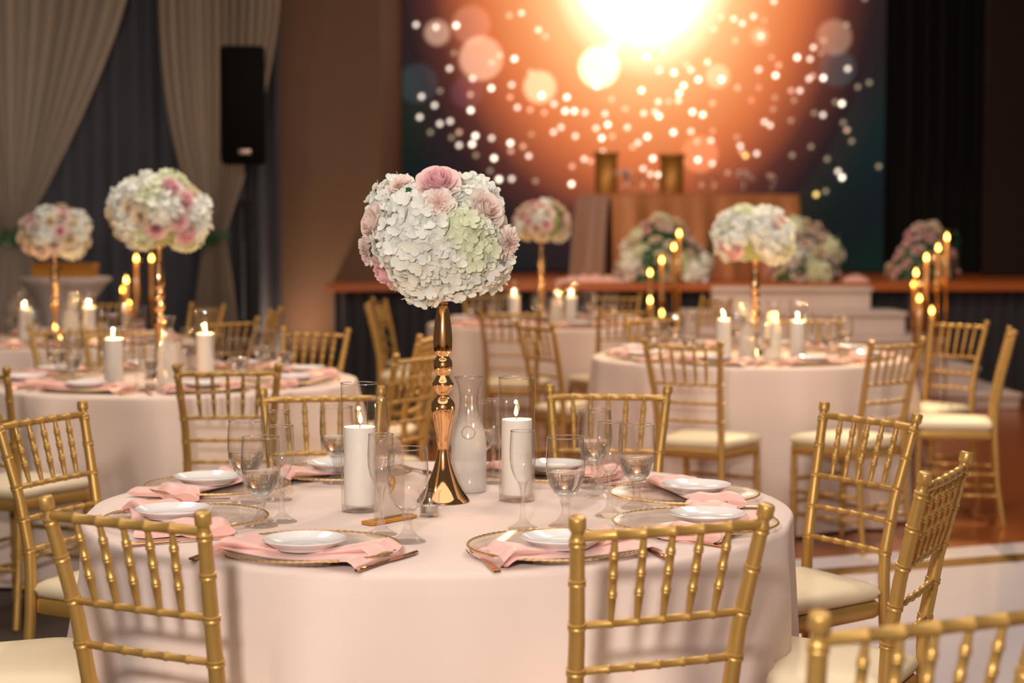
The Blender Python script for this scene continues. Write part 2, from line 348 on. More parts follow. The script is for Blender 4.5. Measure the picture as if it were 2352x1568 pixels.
# LED screen with its picture carried as colours of a fine grid
def build_screen():
    SY = 18.9; x0, x1 = at_d(886, 0, SY).x, at_d(2036, 0, SY).x; z0, z1 = ST_Z + .02, at_d(0, -140, SY).z
    sxp = F / SY * 1.0
    nx, nz = 380, 262
    dots = []
    crop = """58 63 g;26 96 g;121 99 w;194 108 w;268 102 W;508 57 w;463 66 o;570 118 w;597 141 o;53 242 g;243 257 w;260 201 g;328 293 w;397 328 W;428 210 o;398 236 o;482 222 W;541 270 o;
472 316 w;140 358 w;188 390 w;320 351 o;321 408 W;208 338 g;133 433 w;207 457 w;245 448 w;172 488 g;14 493 w;278 488 o;250 507 g;338 501 W;398 509 w;326 531 W;278 535 w;50 551 g;340 571 g;407 582 W;392 628 g;
425 659 W;472 657 w;467 527 W;469 556 o;514 539 o;535 574 w;545 495 g;466 361 o;493 398 w;540 406 o;592 416 o;628 385 w;675 361 W;669 411 W;703 411 W;742 416 w;626 487 w;654 470 w;707 502 w;740 585 w;764 594 o;695 612 o;693 676 W;
785 320 W;783 295 W;582 354 W;816 421 w;840 368 o;826 460 W;783 473 w;804 509 W;843 502 o;808 559 w;848 566 o;898 470 w;938 526 w;918 541 o;890 403 o;950 336 W;958 419 w;972 504 W;993 583 W;1012 377 w;1000 414 w;1015 430 W;
1050 376 o;968 214 W;1014 264 w;1033 189 o;1030 107 o;972 128 o;1069 272 W;1115 244 o;1131 262 w;1105 319 W;1089 346 W;1086 373 w;1138 414 W;1176 424 W;1159 297 W;1244 296 W;1192 234 w;1068 488 W;1133 485 w;1211 382 o;1213 483 g;1207 518 w;1155 521 o;1159 588 W;1212 601 w;1270 635 g;1015 642 W;957 620 w;
1241 72 o;1287 78 w;1319 94 w;1360 69 w;1398 84 g;1215 115 o;1293 156 o;1388 140 w;1434 15 w;1303 326 o;1381 261 w;1443 282 W;1454 245 o;1428 217 g;1382 326 g;1355 372 g;1441 362 g;1435 404 g;1404 450 w;1425 463 w;1302 505 g;1315 537 w;1321 558 o;1335 573 y;1376 565 w;1501 445 g;1576 540 g;1507 571 g;
1522 217 W;1569 223 w;1581 181 w;1610 202 g;1619 155 g;1702 99 g;1566 294 w;1580 284 o;1619 291 W;1708 258 w;1788 308 g;1746 324 g;1501 337 o;1533 337 w;1512 372 g;1664 378 g;1688 384 W;1586 418 g;1619 425 w;1694 453 g;1708 480 o;1726 520 g;1677 630 w;1692 652 W;1632 702 g;1597 714 y;1768 4 g;1636 585 g;1827 612 g;560 665 g;1085 660 w;985 640 w;855 180 W;850 230 W;836 170 W"""
    for it in crop.replace('\n', '').split(';'):
        a, b, k = it.split(); dots.append((880 + float(a) / 1.598, float(b) / 1.598, k))
    big = [(1105, 138, 50, .45, .26, .17), (1240, 203, 37, .75, .40, .24), (1376, 158, 46, 1.3, .95, .55), (1650, 178, 27, .55, .26, .16), (1917, 90, 40, .20, .11, .07),
           (1745, 88, 19, .4, .2, .13), (1004, 80, 29, .34, .2, .14), (1082, 62, 44, .16, .08, .055), (960, 195, 45, .012, .02, .022), (1925, 160, 42, .012, .03, .032), (1072, 215, 36, .05, .015, .025), (1610, 355, 42, .30, .1, .05)]
    ramp = [(0, (6, 5.6, 4.8)), (.27, (3.4, 2.9, 2.1)), (.36, (1.5, 1.05, .6)), (.47, (1.0, .48, .20)), (.62, (.78, .27, .095)), (.76, (.62, .155, .05)), (.88, (.34, .08, .032)), (1.0, (.085, .024, .018)), (1.12, (.024, .012, .013)), (1.3, (.008, .010, .010)), (1.7, (.005, .009, .009)), (9, (.005, .007, .007))]
    cd = {'W': (4.2, 3.4, 2.6), 'w': (1.9, 1.55, 1.25), 'o': (1.1, .62, .42), 'g': (.45, .34, .21), 'y': (2.2, 1.5, .4)}
    def bg(px, py):
        dx, dy = px - 1482, py + 115
        q = math.hypot(dx / (500 if dx < 0 else 475), dy / 640)
        for (a, ca), (b, cb) in zip(ramp, ramp[1:]):
            if q <= b:
                t = (q - a) / (b - a); c = [x + (y - x) * t for x, y in zip(ca, cb)]; break
        c[1] += .0025 * (1 + math.sin(px * .011 + py * .016)) * (q > 1.15); c[2] += .0022 * (1 + math.sin(px * .009 - py * .012)) * (q > 1.15)
        return c
    me = MB().grid(nx, nz, lambda i, j: (x0 + (x1 - x0) * i / (nx - 1), 0, z0 + (z1 - z0) * j / (nz - 1))).mesh('screen_picture', None, False)
    cols = []
    PX = [886 + (2036 - 886) * i / (nx - 1) for i in range(nx)]
    PY = [784 - 0 for _ in range(nz)]
    vt = lambda z: HORIZON - (z - CAM_H) * sxp
    PY = [vt(z0 + (z1 - z0) * j / (nz - 1)) for j in range(nz)]
    for j in range(nz):
        for i in range(nx): cols.append(bg(PX[i], PY[j]))
    dxp = (2036 - 886) / (nx - 1); dyp = abs(PY[1] - PY[0])
    def stamp(cx, cyy, R, col, soft, addm=True):
        i0, i1 = int((cx - R - soft - 886) / dxp), int((cx + R + soft - 886) / dxp) + 1
        for j in range(nz):
            if abs(PY[j] - cyy) > R + soft: continue
            for i in range(max(0, i0), min(nx, i1 + 1)):
                r = math.hypot(PX[i] - cx, PY[j] - cyy); a = max(0., min(1., (R + soft - r) / (2 * soft)))
                if a > 0:
                    c = cols[j * nx + i]
                    for q in range(3): c[q] += col[q] * a
    for (bx, by, br, r, g, b) in big: stamp(bx, by, br, (r, g, b), 3)
    for (x, y, k) in dots: stamp(x, y, 4.6, cd[k], 1.8)
    at = me.color_attributes.new('picture', 'FLOAT_COLOR', 'POINT')
    flat = []
    for c in cols: flat += [c[0], c[1], c[2], 1.0]
    at.data.foreach_set('color', flat)
    mt, N, L = mat_new('screen_picture'); N.remove(N['Principled BSDF'])
    va = N.new('ShaderNodeVertexColor'); va.layer_name = 'picture'; e = N.new('ShaderNodeEmission'); e.inputs[1].default_value = 1.0
    mt.cycles.emission_sampling = 'NONE'; L.new(va.outputs[0], e.inputs[0]); L.new(e.outputs[0], mt.node_tree.nodes['Material Output'].inputs[0]); me.materials.append(mt)
    t = thing('led_screen', 'large stage screen showing a golden glow and drifting bokeh lights', 'screen', (0, SY, 0))
    part('picture', me, None, t)
    fr = MB(); zc = (z0 + z1) / 2; fr.box(((x0 + x1) / 2, .09, zc), (x1 - x0 + .06, .14, z1 - z0 + .04)); part('cabinet', fr, M['black'], t)
build_screen()

# steps up to the stage
def steps():
    t = thing('stage_steps', 'white painted pyramid steps leading up to the stage', 'stairs', (0, 0, 0))
    zs = [.905, .716, .52, .315, .13]; ys = [14.9, 14.6, 14.3, 14.0, 13.7]; rx = [2000, 2080, 2165, 2249, 2346]
    xl0 = at_d(1640, 650, 14.9).x
    for k in range(5):
        xr = at_d(rx[k], 700, ys[k]).x; xl = xl0 - .28 * k; zb = zs[k + 1] if k < 4 else 0.008
        m = MB(); m.box(((xl + xr) / 2, (ys[k] + 15.18) / 2, (zs[k] + zb) / 2), (xr - xl, 15.18 - ys[k], zs[k] - zb), 0, .006)
        part('step', m, M['steps'], t, smooth=False)
        n = MB(); n.box(((xl + xr) / 2, ys[k] - .008, zs[k] - .018), (xr - xl + .03, .03, .036), 0, .006); part('nosing', n, M['steps'], t, smooth=False)
steps()

# ------------------------------------------------------------------ chairs
RAILZ = [.885, .728, .646, .567]
def post_xy(z):                            # half spread and depth of a back post at height z
    pts = [(0, .168, -.225), (.2, .158, -.195), (.45, .150, -.178), (.567, .148, -.184), (.70, .154, -.208), (.92, .1775, -.262)]
    for (a, xa, ya), (b, xb, yb) in zip(pts, pts[1:]):
        if z <= b: t = (z - a) / (b - a); return xa + (xb - xa) * t, ya + (yb - ya) * t
    return pts[-1][1:]
def ringed(p0, p1, r, rings, rr=1.28, hw=.0045, n=9, taper=None, dbl=True):
    p0, p1 = Vector(p0), Vector(p1); Ln = (p1 - p0).length; out = []
    R = lambda t: r * (taper(t) if taper else 1)
    st = [(0, 1)]
    for q in sorted(rings):
        h = hw / Ln
        if dbl: st += [(q - h * 1.7, 1), (q - h * 1.3, rr), (q - h * .4, rr), (q, 1.05), (q + h * .4, rr), (q + h * 1.3, rr), (q + h * 1.7, 1)]
        else: st += [(q - h * 1.2, 1), (q - h * .6, rr), (q + h * .6, rr), (q + h * 1.2, 1)]
    st.append((1, 1)); ex = [(t, 1) for t in (.08, .16, .84, .92)] if taper else []
    st = sorted([s for s in st + ex if 0 <= s[0] <= 1])
    return [(p0 + (p1 - p0) * t, R(t) * k) for t, k in st]
def make_chair(label):
    t = thing('banquet_chair', label, 'chair')
    for s in (-1, 1):
        pts = []; r = .0145
        for z in (0, .1, .2, .3, .4, .5, .6, .66, .7, .76, .8, .85): pts.append((z, 1.0))
        for q in (.12, .24, .567, .646, .728, .806, .875):
            pts += [(q - .0066, 1), (q - .0056, 1.16), (q - .0022, 1.16), (q, 1.03), (q + .0022, 1.16), (q + .0056, 1.16), (q + .0066, 1)]
        pts += [(.889, .84), (.8965, .84), (.8972, 1.1), (.8995, 1.2), (.9160, 1.2), (.9192, 1.1), (.92, 1.0)]
        pts = sorted(set(pts)); P = []
        for z, k in pts:
            x, y = post_xy(z); P.append(((s * x, y, z), r * k * (.90 if z < .3 else 1.06 - .22 * max(0, z - .55) / .37)))
        part('back_post', MB().tube(P, 12), M['gold'], t)
    for k, z in enumerate(RAILZ):
        x, y = post_xy(z); rg = [.5 + .155 * q for q in (-2, -1, 0, 1, 2)] if k else [.5 + .155 * q for q in (-2, -1, 0, 1, 2)]
        P = ringed((-x, y, z), (x, y, z), (.0092 if k == 0 else .0070), rg, 1.22, .004, 9, None, False)
        P = [((p.x, p.y - .006 * (1 - (p.x / x) ** 2), p.z), r) for p, r in P]
        part('top_rail' if k == 0 else 'back_rail', MB().tube(P, 10), M['gold'], t)
    xa, ya = post_xy(RAILZ[0]); xb, yb = post_xy(RAILZ[1])
    for q in (-2, -1, 0, 1, 2):
        f = .31 * q
        P = ringed((f * xb, yb - .005, RAILZ[1]), (f * xa, ya - .005, RAILZ[0]), (.0074), [.33, .55, .77], 1.2, .0034, 9, lambda u: .62 + .38 * min(1, min(u, 1 - u) / .22), True)
        part('spindle', MB().tube(P, 9), M['gold'], t)
    def outline(ins, n=10):
        c = [(-.150 + ins, -.172 + ins), (.150 - ins, -.172 + ins), (.198 - ins, .195 - ins), (-.198 + ins, .195 - ins)]; rad = [.02, .02, .07, .07]; out = []
        for k in range(4):
            p = Vector(c[k]); a = Vector(c[k - 1]); b = Vector(c[(k + 1) % 4]); r = rad[k]
            p0 = p + (a - p).normalized() * r; p1 = p + (b - p).normalized() * r
            for i in range(n):
                u = i / (n - 1); out.append(p0 * (1 - u) ** 2 + p * 2 * u * (1 - u) + p1 * u * u)
        return out
    def loft(levels):
        m = MB(); o = [outline(i) for i, z in levels]; n = len(o[0])
        vs = [(p.x, p.y, z) for ring, (i, z) in zip(o, levels) for p in ring]
        fs = [(a * n + i, a * n + (i + 1) % n, a * n + n + (i + 1) % n, a * n + n + i) for a in range(len(levels) - 1) for i in range(n)]
        fs += [tuple(reversed(range(n))), tuple(range((len(levels) - 1) * n, len(levels) * n))]
        return m.add(vs, fs)
    part('seat_frame', loft([(.006, .402), (0, .408), (0, .438), (.004, .444)]), M['gold'], t)
    part('cushion', loft([(.012, .444), (.002, .452), (-.004, .466), (.002, .480), (.018, .489), (.05, .494), (.11, .497)]), M['cushion'], t)
    for s in (-1, 1):
        part('front_leg', MB().tube(ringed((s * .170, .172, 0), (s * .170, .165, .405), .0142, [.3, .42, .56, .8], 1.22, .005, 10), 11), M['gold'], t)
        for z in (.14, .24):
            xk, yk = post_xy(z); part('stretcher', MB().tube(ringed((s * xk, yk, z), (s * .170, .169, z), .0082, [.25, .5, .75], 1.25, .004, 8, None, False), 8), M['gold'], t)
    for z in (.19, .29): part('stretcher', MB().tube(ringed((-.170, .168, z), (.170, .168, z), .0082, [.25, .5, .75], 1.25, .004, 8, None, False), 8), M['gold'], t)
    xk, yk = post_xy(.2); part('stretcher', MB().tube(ringed((-xk, yk, .2), (xk, yk, .2), .0082, [.25, .5, .75], 1.25, .004, 8, None, False), 8), M['gold'], t)
    return t
CH = [  # image point midway between the two finials, heading in degrees (0 = facing away), label, group
    (278, 1163, 29, 'gold bamboo-style chair at front left of the nearest table, back to viewer', 'n'),
    (92, 939, 114, 'gold chair cut by the left picture edge at the nearest table', 'n'),
    (740, 893, 170, 'gold chair on the far side of the nearest table, behind the left pillar candle', 'n'),
    (1398, 892, 188, 'gold chair on the far side of the nearest table, right of the glass carafe', 'n'),
    (1998, 944, 239, 'gold chair facing left beyond the nearest table, right-hand far side', 'n'),
    (2177, 1070, -63, 'gold chair seen nearly edge-on at right of the nearest table', 'n'),
    (1549, 1184, -22, 'gold chair tucked against the nearest table at front right, back to viewer', 'n'),
    (2156, 1396, -24, 'blurred gold chair closest to the viewer in the bottom right corner', 'x'),
    (-330, 1060, 76, 'gold chair mostly outside the left edge, ivory seat showing in the bottom left corner', 'n'),
    (522, 839, -5, 'gold chair with its back to viewer at front of the left table', 'l'),
    (-78, 842, 25, 'gold chair at the left picture edge, only one post showing', 'l'),
    (711, 756, 203, 'gold chair with bright spindles at the right far side of the left table', 'l'),
    (150, 749, 146, 'blurred gold chair behind the left table, below the far left bouquet', 'l'),
    (285, 757, 157, 'blurred gold chair behind the left table, between bouquet stand and candle', 'l'),
    (937, 808, -61, 'gold chair turned toward the left table, just left of the tall vase stem', 'l'),
    (985, 766, -80, 'gold chair half hidden directly behind the tall vase stem', 'l'),
    (477, 699, 226, 'small gold chair back before the curtain hem, upper of two', 'f'),
    (505, 731, -48, 'small gold chair back near the curtain hem, lower and slanted', 'f'),
    (595, 709, -88, 'small gold chair seen edge-on with one bright highlight by the curtain', 'f'),
    (250, 690, 180, 'tiny gold chair back beside the white draped cocktail table', 'f'),
    (1566, 783, 30, 'gold chair with back to viewer at front left of the right table', 'r'),
    (2037, 780, -40, 'gold chair with shining spindles at front right of the right table', 'r'),
    (2187, 736, -128, 'gold chair facing left before the white stage steps', 'r'),
    (2296, 756, -78, 'gold chair seen edge-on at far right on the wooden floor', 'r'),
    (1250, 741, 60, 'gold chair with a glowing yellow edge left of the right table', 'r'),
    (1511, 725, 148, 'blurred gold chair behind the right table, left of its glasses', 'r'),
    (1860, 728, 185, 'blurred gold chair behind the right table, before the steps', 'r'),
    (1171, 712, 8, 'blurred gold chair with back to viewer before the centre far table', 'c'),
    (1437, 708, -22, 'blurred gold chair at front right of the centre far table', 'c'),
    (1596, 684, -117, 'small gold chair at the right end of the centre far table', 'c'),
    (1390, 678, 207, 'small gold chair behind the centre far table, right of its candles', 'c'),
    (1118, 672, 172, 'small gold chair behind the centre far table, beside the big bouquet', 'c'),
    (942, 686, 72, 'gold chair with slanting posts under the big bouquet, centre far table', 'c'),
    (858, 698, 88, 'gold chair seen edge-on as a single post before the stage skirt', 'c')]
CG = {'n': 'gold chairs at the nearest table', 'x': 'gold chairs', 'l': 'gold chairs at the left table', 'f': 'gold chairs at the far left table', 'r': 'gold chairs at the right table', 'c': 'gold chairs at the centre far table'}
TABS = {'n': at_z(1012, 1162, TOP), 'l': at_z(393, 872, TOP), 'r': at_z(1720, 818, TOP), 'c': at_z(1248, 742, TOP), 'f': at_z(128, 782, TOP)}
RAD = {'n': .80, 'l': .775, 'r': .775, 'c': .775, 'f': .775}
chair0 = None; SEATED = []
for (u, v, a, lab, g) in CH:
    p = at_z(u, v, .92); a = math.radians(a); fx, fy = math.sin(a), math.cos(a)
    loc = (p.x + fx * .262, p.y + fy * .262, 0.009 if (g in 'nx' and u > 1300) else 0.005)
    if g in TABS:                                            # keep the seat's front edge out of the cloth
        c = TABS[g]; back = 0.0; lim = {'n': 0, 'l': .06, 'r': .06, 'c': .2, 'f': .1}[g]
        while back < lim and min(math.hypot(loc[0] + fx * (.20 - back) + sx_ * fy - c.x, loc[1] + fy * (.20 - back) - sx_ * fx - c.y) for sx_ in (-.16, 0, .16)) < RAD[g] + .03: back += .02
        loc = (loc[0] - fx * back, loc[1] - fy * back, loc[2])
    SEATED.append((loc[0], loc[1], fx, fy))
    if chair0 is None: chair0 = make_chair(lab); chair0.location = loc; chair0.rotation_euler = (0, 0, -a); chair0['group'] = CG[g]
    else: dup(chair0, loc, -a, lab, CG[g])

# ------------------------------------------------------------------ round tables
TN = {'n': 'nearest table', 'l': 'left table', 'r': 'right table', 'c': 'centre far table', 'f': 'far left table'}
def cloth_mesh(R, seed, centre, chairs):
    rnd = random.Random(seed); co = [(n, rnd.uniform(.35, 1.0), rnd.uniform(0, 2 * PI)) for n in (5, 7, 9, 11, 14, 17, 22)]
    sm = sum(c[1] for c in co)
    def g(a): return sum(k * math.cos(n * a + p + .5 * math.sin(a * 2 + p)) for n, k, p in co) / sm
    n = 288; rings = [(R * q, 0.0, 0.0) for q in (.02, .3, .6, .85, .95)]
    for k in range(1, 5): b = k / 4 * PI / 2; rings.append((R - .014 + .014 * math.sin(b), -.014 + .014 * math.cos(b), .02 * k / 4))
    for k in range(1, 19): t = k / 18; rings.append((R, -.014 - (TOP - .03) * t, t))
    m = MB(); raw = []                              # the cloth gives way to seats pushed in under the table
    for i in range(n):
        a = 2 * PI * i / n; rr = R + .35
        for (ox, oy, fx, fy) in chairs:
            for _ in range(60):
                px, py = centre.x + rr * math.cos(a) - ox, centre.y + rr * math.sin(a) - oy
                if abs(px * fy - py * fx) < .215 and px * fx + py * fy < .215 and rr > R + .01: rr -= .01
                else: break
        raw.append(rr)
    low = [min(raw[(i + k) % n] for k in range(-2, 3)) for i in range(n)]; clear = [sum(low[(i + k) % n] for k in range(-4, 5)) / 9 for i in range(n)]
    def fn(i, j):
        a = 2 * PI * i / n; r, z, t = rings[j]; q = g(a)
        sharp = q + .35 * max(0, q) ** 2
        rr = r + (0 if t == 0 else .045 * t ** .8 + .12 * (t ** .6) * sharp)
        if t > 0:
            w_ = min(1, max(0, (t - .04) / .5)); w_ = w_ * w_ * (3 - 2 * w_); rr -= max(0, rr - clear[i] - .02 * sharp) * w_
        return (rr * math.cos(a), rr * math.sin(a), z)
    m.grid(n, len(rings), fn, True)
    m.f.append(tuple(range(n))[::1]); return m
for k, (key, c) in enumerate(TABS.items()):
    t = thing('round_table', 'folding round table hidden under the floor-length cloth of the ' + TN[key], 'table', (c.x, c.y, 0.008), 0, 'round tables')
    tp = MB(); tp.lathe([(RAD[key] - .03, .715), (RAD[key] - .012, .722), (RAD[key] - .012, .735), (RAD[key] - .02, .740)], 48, cap0=True, cap1=True); part('tabletop', tp, M['tabletop'], t)
    for s in (-1, 1):
        for q in (-1, 1): part('leg', MB().tube([((s * .42, q * .40, 0), .014), ((s * .38, q * .36, .716), .014)], 8), M['metal'], t)
    o = part('tablecloth', cloth_mesh(RAD[key], 20 + k, c, [q for q in SEATED if (q[0] - c.x) ** 2 + (q[1] - c.y) ** 2 < 2.0]), M['cloth'] if key == 'n' else M['cloth2'], None, (c.x, c.y, TOP))
    tag(o, {'n': 'floor-length blush cloth on the nearest round table in sharp focus', 'l': 'blurred cream cloth on the left round table behind the pillar candle', 'r': 'blurred cream cloth on the right round table lit by a spot',
            'c': 'blurred cream cloth on the centre far table below the stage', 'f': 'blurred cream cloth on the far left round table by the curtain'}[key], 'tablecloth', 'round tablecloths')

# ------------------------------------------------------------------ tableware prototypes
def goblet(label):
    t = thing('water_goblet', label, 'glass')
    bowl = [(.004, .0625), (.016, .065), (.027, .074), (.0355, .089), (.0405, .108), (.0425, .128), (.0422, .150), (.0408, .170), (.0392, .190)]
    part('bowl', MB().lathe(bowl, 36), M['glass'], t)
    inn = [(r - .0012, z + .001) for r, z in bowl[1:] if z < .112]; part('water', MB().lathe([(0, .0665)] + inn + [(.0394, .114), (.0398, .1155), (.0385, .1145), (0, .1145)], 36), M['clear_water'], t)
    rim = [((.0392 * math.cos(a), .0392 * math.sin(a), .190), .0011) for a in [2 * PI * i / 32 for i in range(33)]]
    part('rim', MB().tube(rim, 6, False), M['rimglass'], t)
    stem = [(.0, .0), (.036, .0), (.0365, .0025), (.030, .006), (.020, .012), (.012, .022), (.0088, .032), (.0080, .040), (.0098, .046), (.0128, .052), (.0105, .057), (.016, .062), (.0185, .0655), (.008, .0645), (.0, .0638)]
    part('stem', MB().lathe(stem, 24), M['stem'], t); return t
def flute(label):
    t = thing('champagne_flute', label, 'glass')
    bowl = [(.003, .094), (.010, .097), (.017, .107), (.0238, .124), (.0276, .145), (.0282, .165), (.0272, .188), (.0258, .208)]
    part('bowl', MB().lathe(bowl, 28), M['glass'], t)
    rim = [((.0258 * math.cos(a), .0258 * math.sin(a), .208), .001) for a in [2 * PI * i / 28 for i in range(29)]]
    part('rim', MB().tube(rim, 6, False), M['rimglass'], t)
    stem = [(.0, .0), (.0325, .0), (.033, .0022), (.026, .006), (.016, .011), (.0085, .020), (.0055, .035), (.0048, .055), (.0052, .075), (.0072, .089), (.0105, .0965), (.012, .1), (.004, .098), (0, .0965)]
    part('stem', MB().lathe(stem, 20), M['stem'], t); return t
def charger(label):
    t = thing('charger_plate', label, 'charger plate')
    n = 180
    def rf(r, z, a): return r
    prof = [(.004, .006), (.06, .006), (.085, .0065), (.095, .009), (.12, .0125), (.15, .0165), (.172, .0185)]
    m = MB()
    def fn(i, j):
        r, z = prof[j]; a = 2 * PI * i / n; rip = .0011 if 4 <= j and i % 2 else 0
        return (r * math.cos(a), r * math.sin(a), z + rip)
    m.grid(n, len(prof), fn, True); part('glass_dish', m, M['charger_glass'], t)
    u = MB(); u.lathe([(.172, .0145), (.12, .0075), (.09, .001), (.02, .001)], 90); part('glass_base', u, M['charger_glass'], t)
    b = [((.1735 * math.cos(a), .1735 * math.sin(a), .0175), .0017 + .0014 * abs(math.sin(36 * a))) for a in [2 * PI * i / 216 for i in range(217)]]
    part('beaded_rim', MB().tube(b, 6, False), M['bead'], t); return t
def napkin(label, seed=1):
    rnd = random.Random(seed); m = MB(); nu, nv = 41, 36
    ph = rnd.uniform(0, 6)
    # a folded band: closed cross-section (several layers) swept along its length; pinched under the plate, fanned at its ends
    def fn(i, j):
        u = -1 + 2 * i / (nu - 1); x = .165 * u; q = 2 * PI * j / nv
        e = abs(u) ** 1.5; wd = .040 + .024 * e; th = .0035 + .0125 * e * (1 - .45 * abs(u) ** 6)
        cx = .014 + .008 * math.sin(u * 2.1 + ph) - .014 * (1 - e); cz = .0125 + .016 * e - .020 * max(0, abs(u) - .86) / .14
        y = wd * math.copysign(abs(math.cos(q)) ** .75, math.cos(q)); z = th * math.copysign(abs(math.sin(q)) ** .85, math.sin(q))
        z += .0035 * e * math.sin(y * 95 + u * 3 + ph) * (math.sin(q) > 0)
        if math.cos(q) < 0: z += .010 * e * (-math.cos(q)) ** 2     # rolled front edge
        return (x + .012 * math.sin(y * 30 + ph) * e, cx + y + .03 * u * abs(u) * math.sin(ph), cz + z)
    vs = [fn(i, j) for i in range(nu) for j in range(nv)]
    fs = [(i * nv + j, i * nv + (j + 1) % nv, (i + 1) * nv + (j + 1) % nv, (i + 1) * nv + j) for i in range(nu - 1) for j in range(nv)]
    fs += [tuple(range(nv)), tuple(reversed(range((nu - 1) * nv, nu * nv)))]
    m.add(vs, fs)
    t = thing('napkin', label, 'napkin'); part('folded_band', m, M['napkin'], t)
    f = MB(); nv2 = 24                                          # the flat lower layer showing in front of the rolled edge
    def lo_(i, j):
        u = -1 + 2 * i / 32; q = 2 * PI * j / nv2; e = abs(u) ** 1.5
        y = (.060 + .006 * e + .004 * math.sin(u * 5 + ph)) * math.copysign(abs(math.cos(q)) ** .6, math.cos(q))
        z = (.0022 + .0022 * e) * math.sin(q) + .0105 + .0100 * e - .012 * max(0, abs(u) - .9) / .1 + .0012 * math.sin(u * 11 + y * 60 + ph) * e
        return (.166 * u, -.022 + y - .02 * u * abs(u) * math.sin(ph), z)
    vs = [lo_(i, j) for i in range(33) for j in range(nv2)]
    fs = [(i * nv2 + j, i * nv2 + (j + 1) % nv2, (i + 1) * nv2 + (j + 1) % nv2, (i + 1) * nv2 + j) for i in range(32) for j in range(nv2)] + [tuple(range(nv2)), tuple(reversed(range(32 * nv2, 33 * nv2)))]
    f.add(vs, fs); part('lower_layer', f, M['napkin'], t); return t
def side_plate(label):
    t = tag(part('side_plate', MB().lathe([(0, .003), (.050, .003), (.053, .0), (.056, .0), (.058, .003), (.068, .0085), (.0805, .0165), (.0822, .0178), (.0815, .0192), (.066, .0115), (.054, .0065), (.03, .0055), (0, .005)], 56), M['porcelain'], None), label, 'plate')
    return t
def fork(label):
    t = thing('fork', label, 'fork')
    m = MB(); st = [(-.100, .0065, 0), (-.095, .0085, .001), (-.06, .0075, .002), (-.02, .0045, .003), (.03, .003, .005), (.045, .0045, .006), (.052, .011, .0055), (.062, .0125, .004)]
    vs = []; fs = []
    for y, wv, z in st: vs += [(-wv, y, z), (wv, y, z), (wv, y, z + .0022), (-wv, y, z + .0022)]
    for k in range(len(st) - 1):
        a = k * 4
        for q in range(4): fs.append((a + q, a + (q + 1) % 4, a + 4 + (q + 1) % 4, a + 4 + q))
    fs += [(3, 2, 1, 0), tuple(range(len(vs) - 4, len(vs)))]; m.add(vs, fs); part('handle', m, M['copper'], t, smooth=False)
    for k in range(4):
        x = -.0108 + .0072 * k; part('tine', MB().tube([((x, .061, .005), .0016), ((x, .08, .0045), .0014), ((x, .100, .0075), .0007)], 6), M['copper'], t)
    return t
def knife(label):
    t = thing('knife', label, 'knife')
    h = MB(); h.tube([((0, -.112, .0045), .003), ((0, -.108, .0045), .0058), ((0, -.08, .0045), .0055), ((0, -.02, .0042), .0038), ((0, -.004, .0042), .0036)], 8)
    h.v = [(x * 1.15, y, .004 + (z - .0045) * .75) for x, y, z in h.v]; part('handle', h, M['copper'], t)
    b = MB(); st = [(-.006, -.0035, .0035), (.01, -.005, .007), (.05, -.005, .0085), (.085, -.005, .008), (.105, -.005, .004), (.113, -.005, -.003)]
    vs = []; fs = []
    for y, xa, xb in st: vs += [(xa, y, .003), (xb, y, .0036), (xb, y, .0046), (xa, y, .0055)]
    for k in range(len(st) - 1):
        a = k * 4
        for q in range(4): fs.append((a + q, a + (q + 1) % 4, a + 4 + (q + 1) % 4, a + 4 + q))
    fs += [(3, 2, 1, 0), tuple(range(len(vs) - 4, len(vs)))]; b.add(vs, fs); part('blade', b, M['copper'], t, smooth=False); return t
def holder(label):
    t = thing('candle_cylinder', label, 'candle holder')
    part('glass_wall', MB().lathe([(.0405, .002), (.042, .006), (.042, .284), (.0415, .287)], 40), M['cyl_glass'], t)
    part('glass_base', MB().lathe([(0, 0), (.040, 0), (.042, .004), (.0415, .012), (.039, .014), (0, .014)], 40), M['stem'], t)
    rim = [((.0418 * math.cos(a), .0418 * math.sin(a), .287), .0012) for a in [2 * PI * i / 40 for i in range(41)]]
    part('rim', MB().tube(rim, 6, False), M['rimglass'], t); return t
def flame_mb(h=.026, r=.0046):
    return MB().lathe([(.0005, 0), (r * .7, h * .12), (r, h * .3), (r * .85, h * .5), (r * .5, h * .75), (r * .2, h * .92), (.0003, h)], 12)
def pillar(label, hgt=.175):
    t = thing('pillar_candle', label, 'candle')
    part('wax', MB().lathe([(0, 0), (.0345, 0), (.0358, .003), (.0358, hgt - .004), (.0345, hgt), (.028, hgt - .003), (.012, hgt - .006), (0, hgt - .007)], 36), M['wax'], t)
    part('wick', MB().tube([((0, 0, hgt - .008), .0011), ((.001, 0, hgt + .004), .001), ((.003, 0, hgt + .010), .0008)], 6), M['wick'], t)
    part('flame', flame_mb(), M['flame'], t, (.002, 0, hgt + .007)); return t
def glow(name, loc, power, col=(1.0, .56, .22)):
    d = bpy.data.lights.new(name, 'POINT'); d.energy = power; d.color = col; d.shadow_soft_size = .004
    o = bpy.data.objects.new(name, d); COL.objects.link(o); o.location = loc

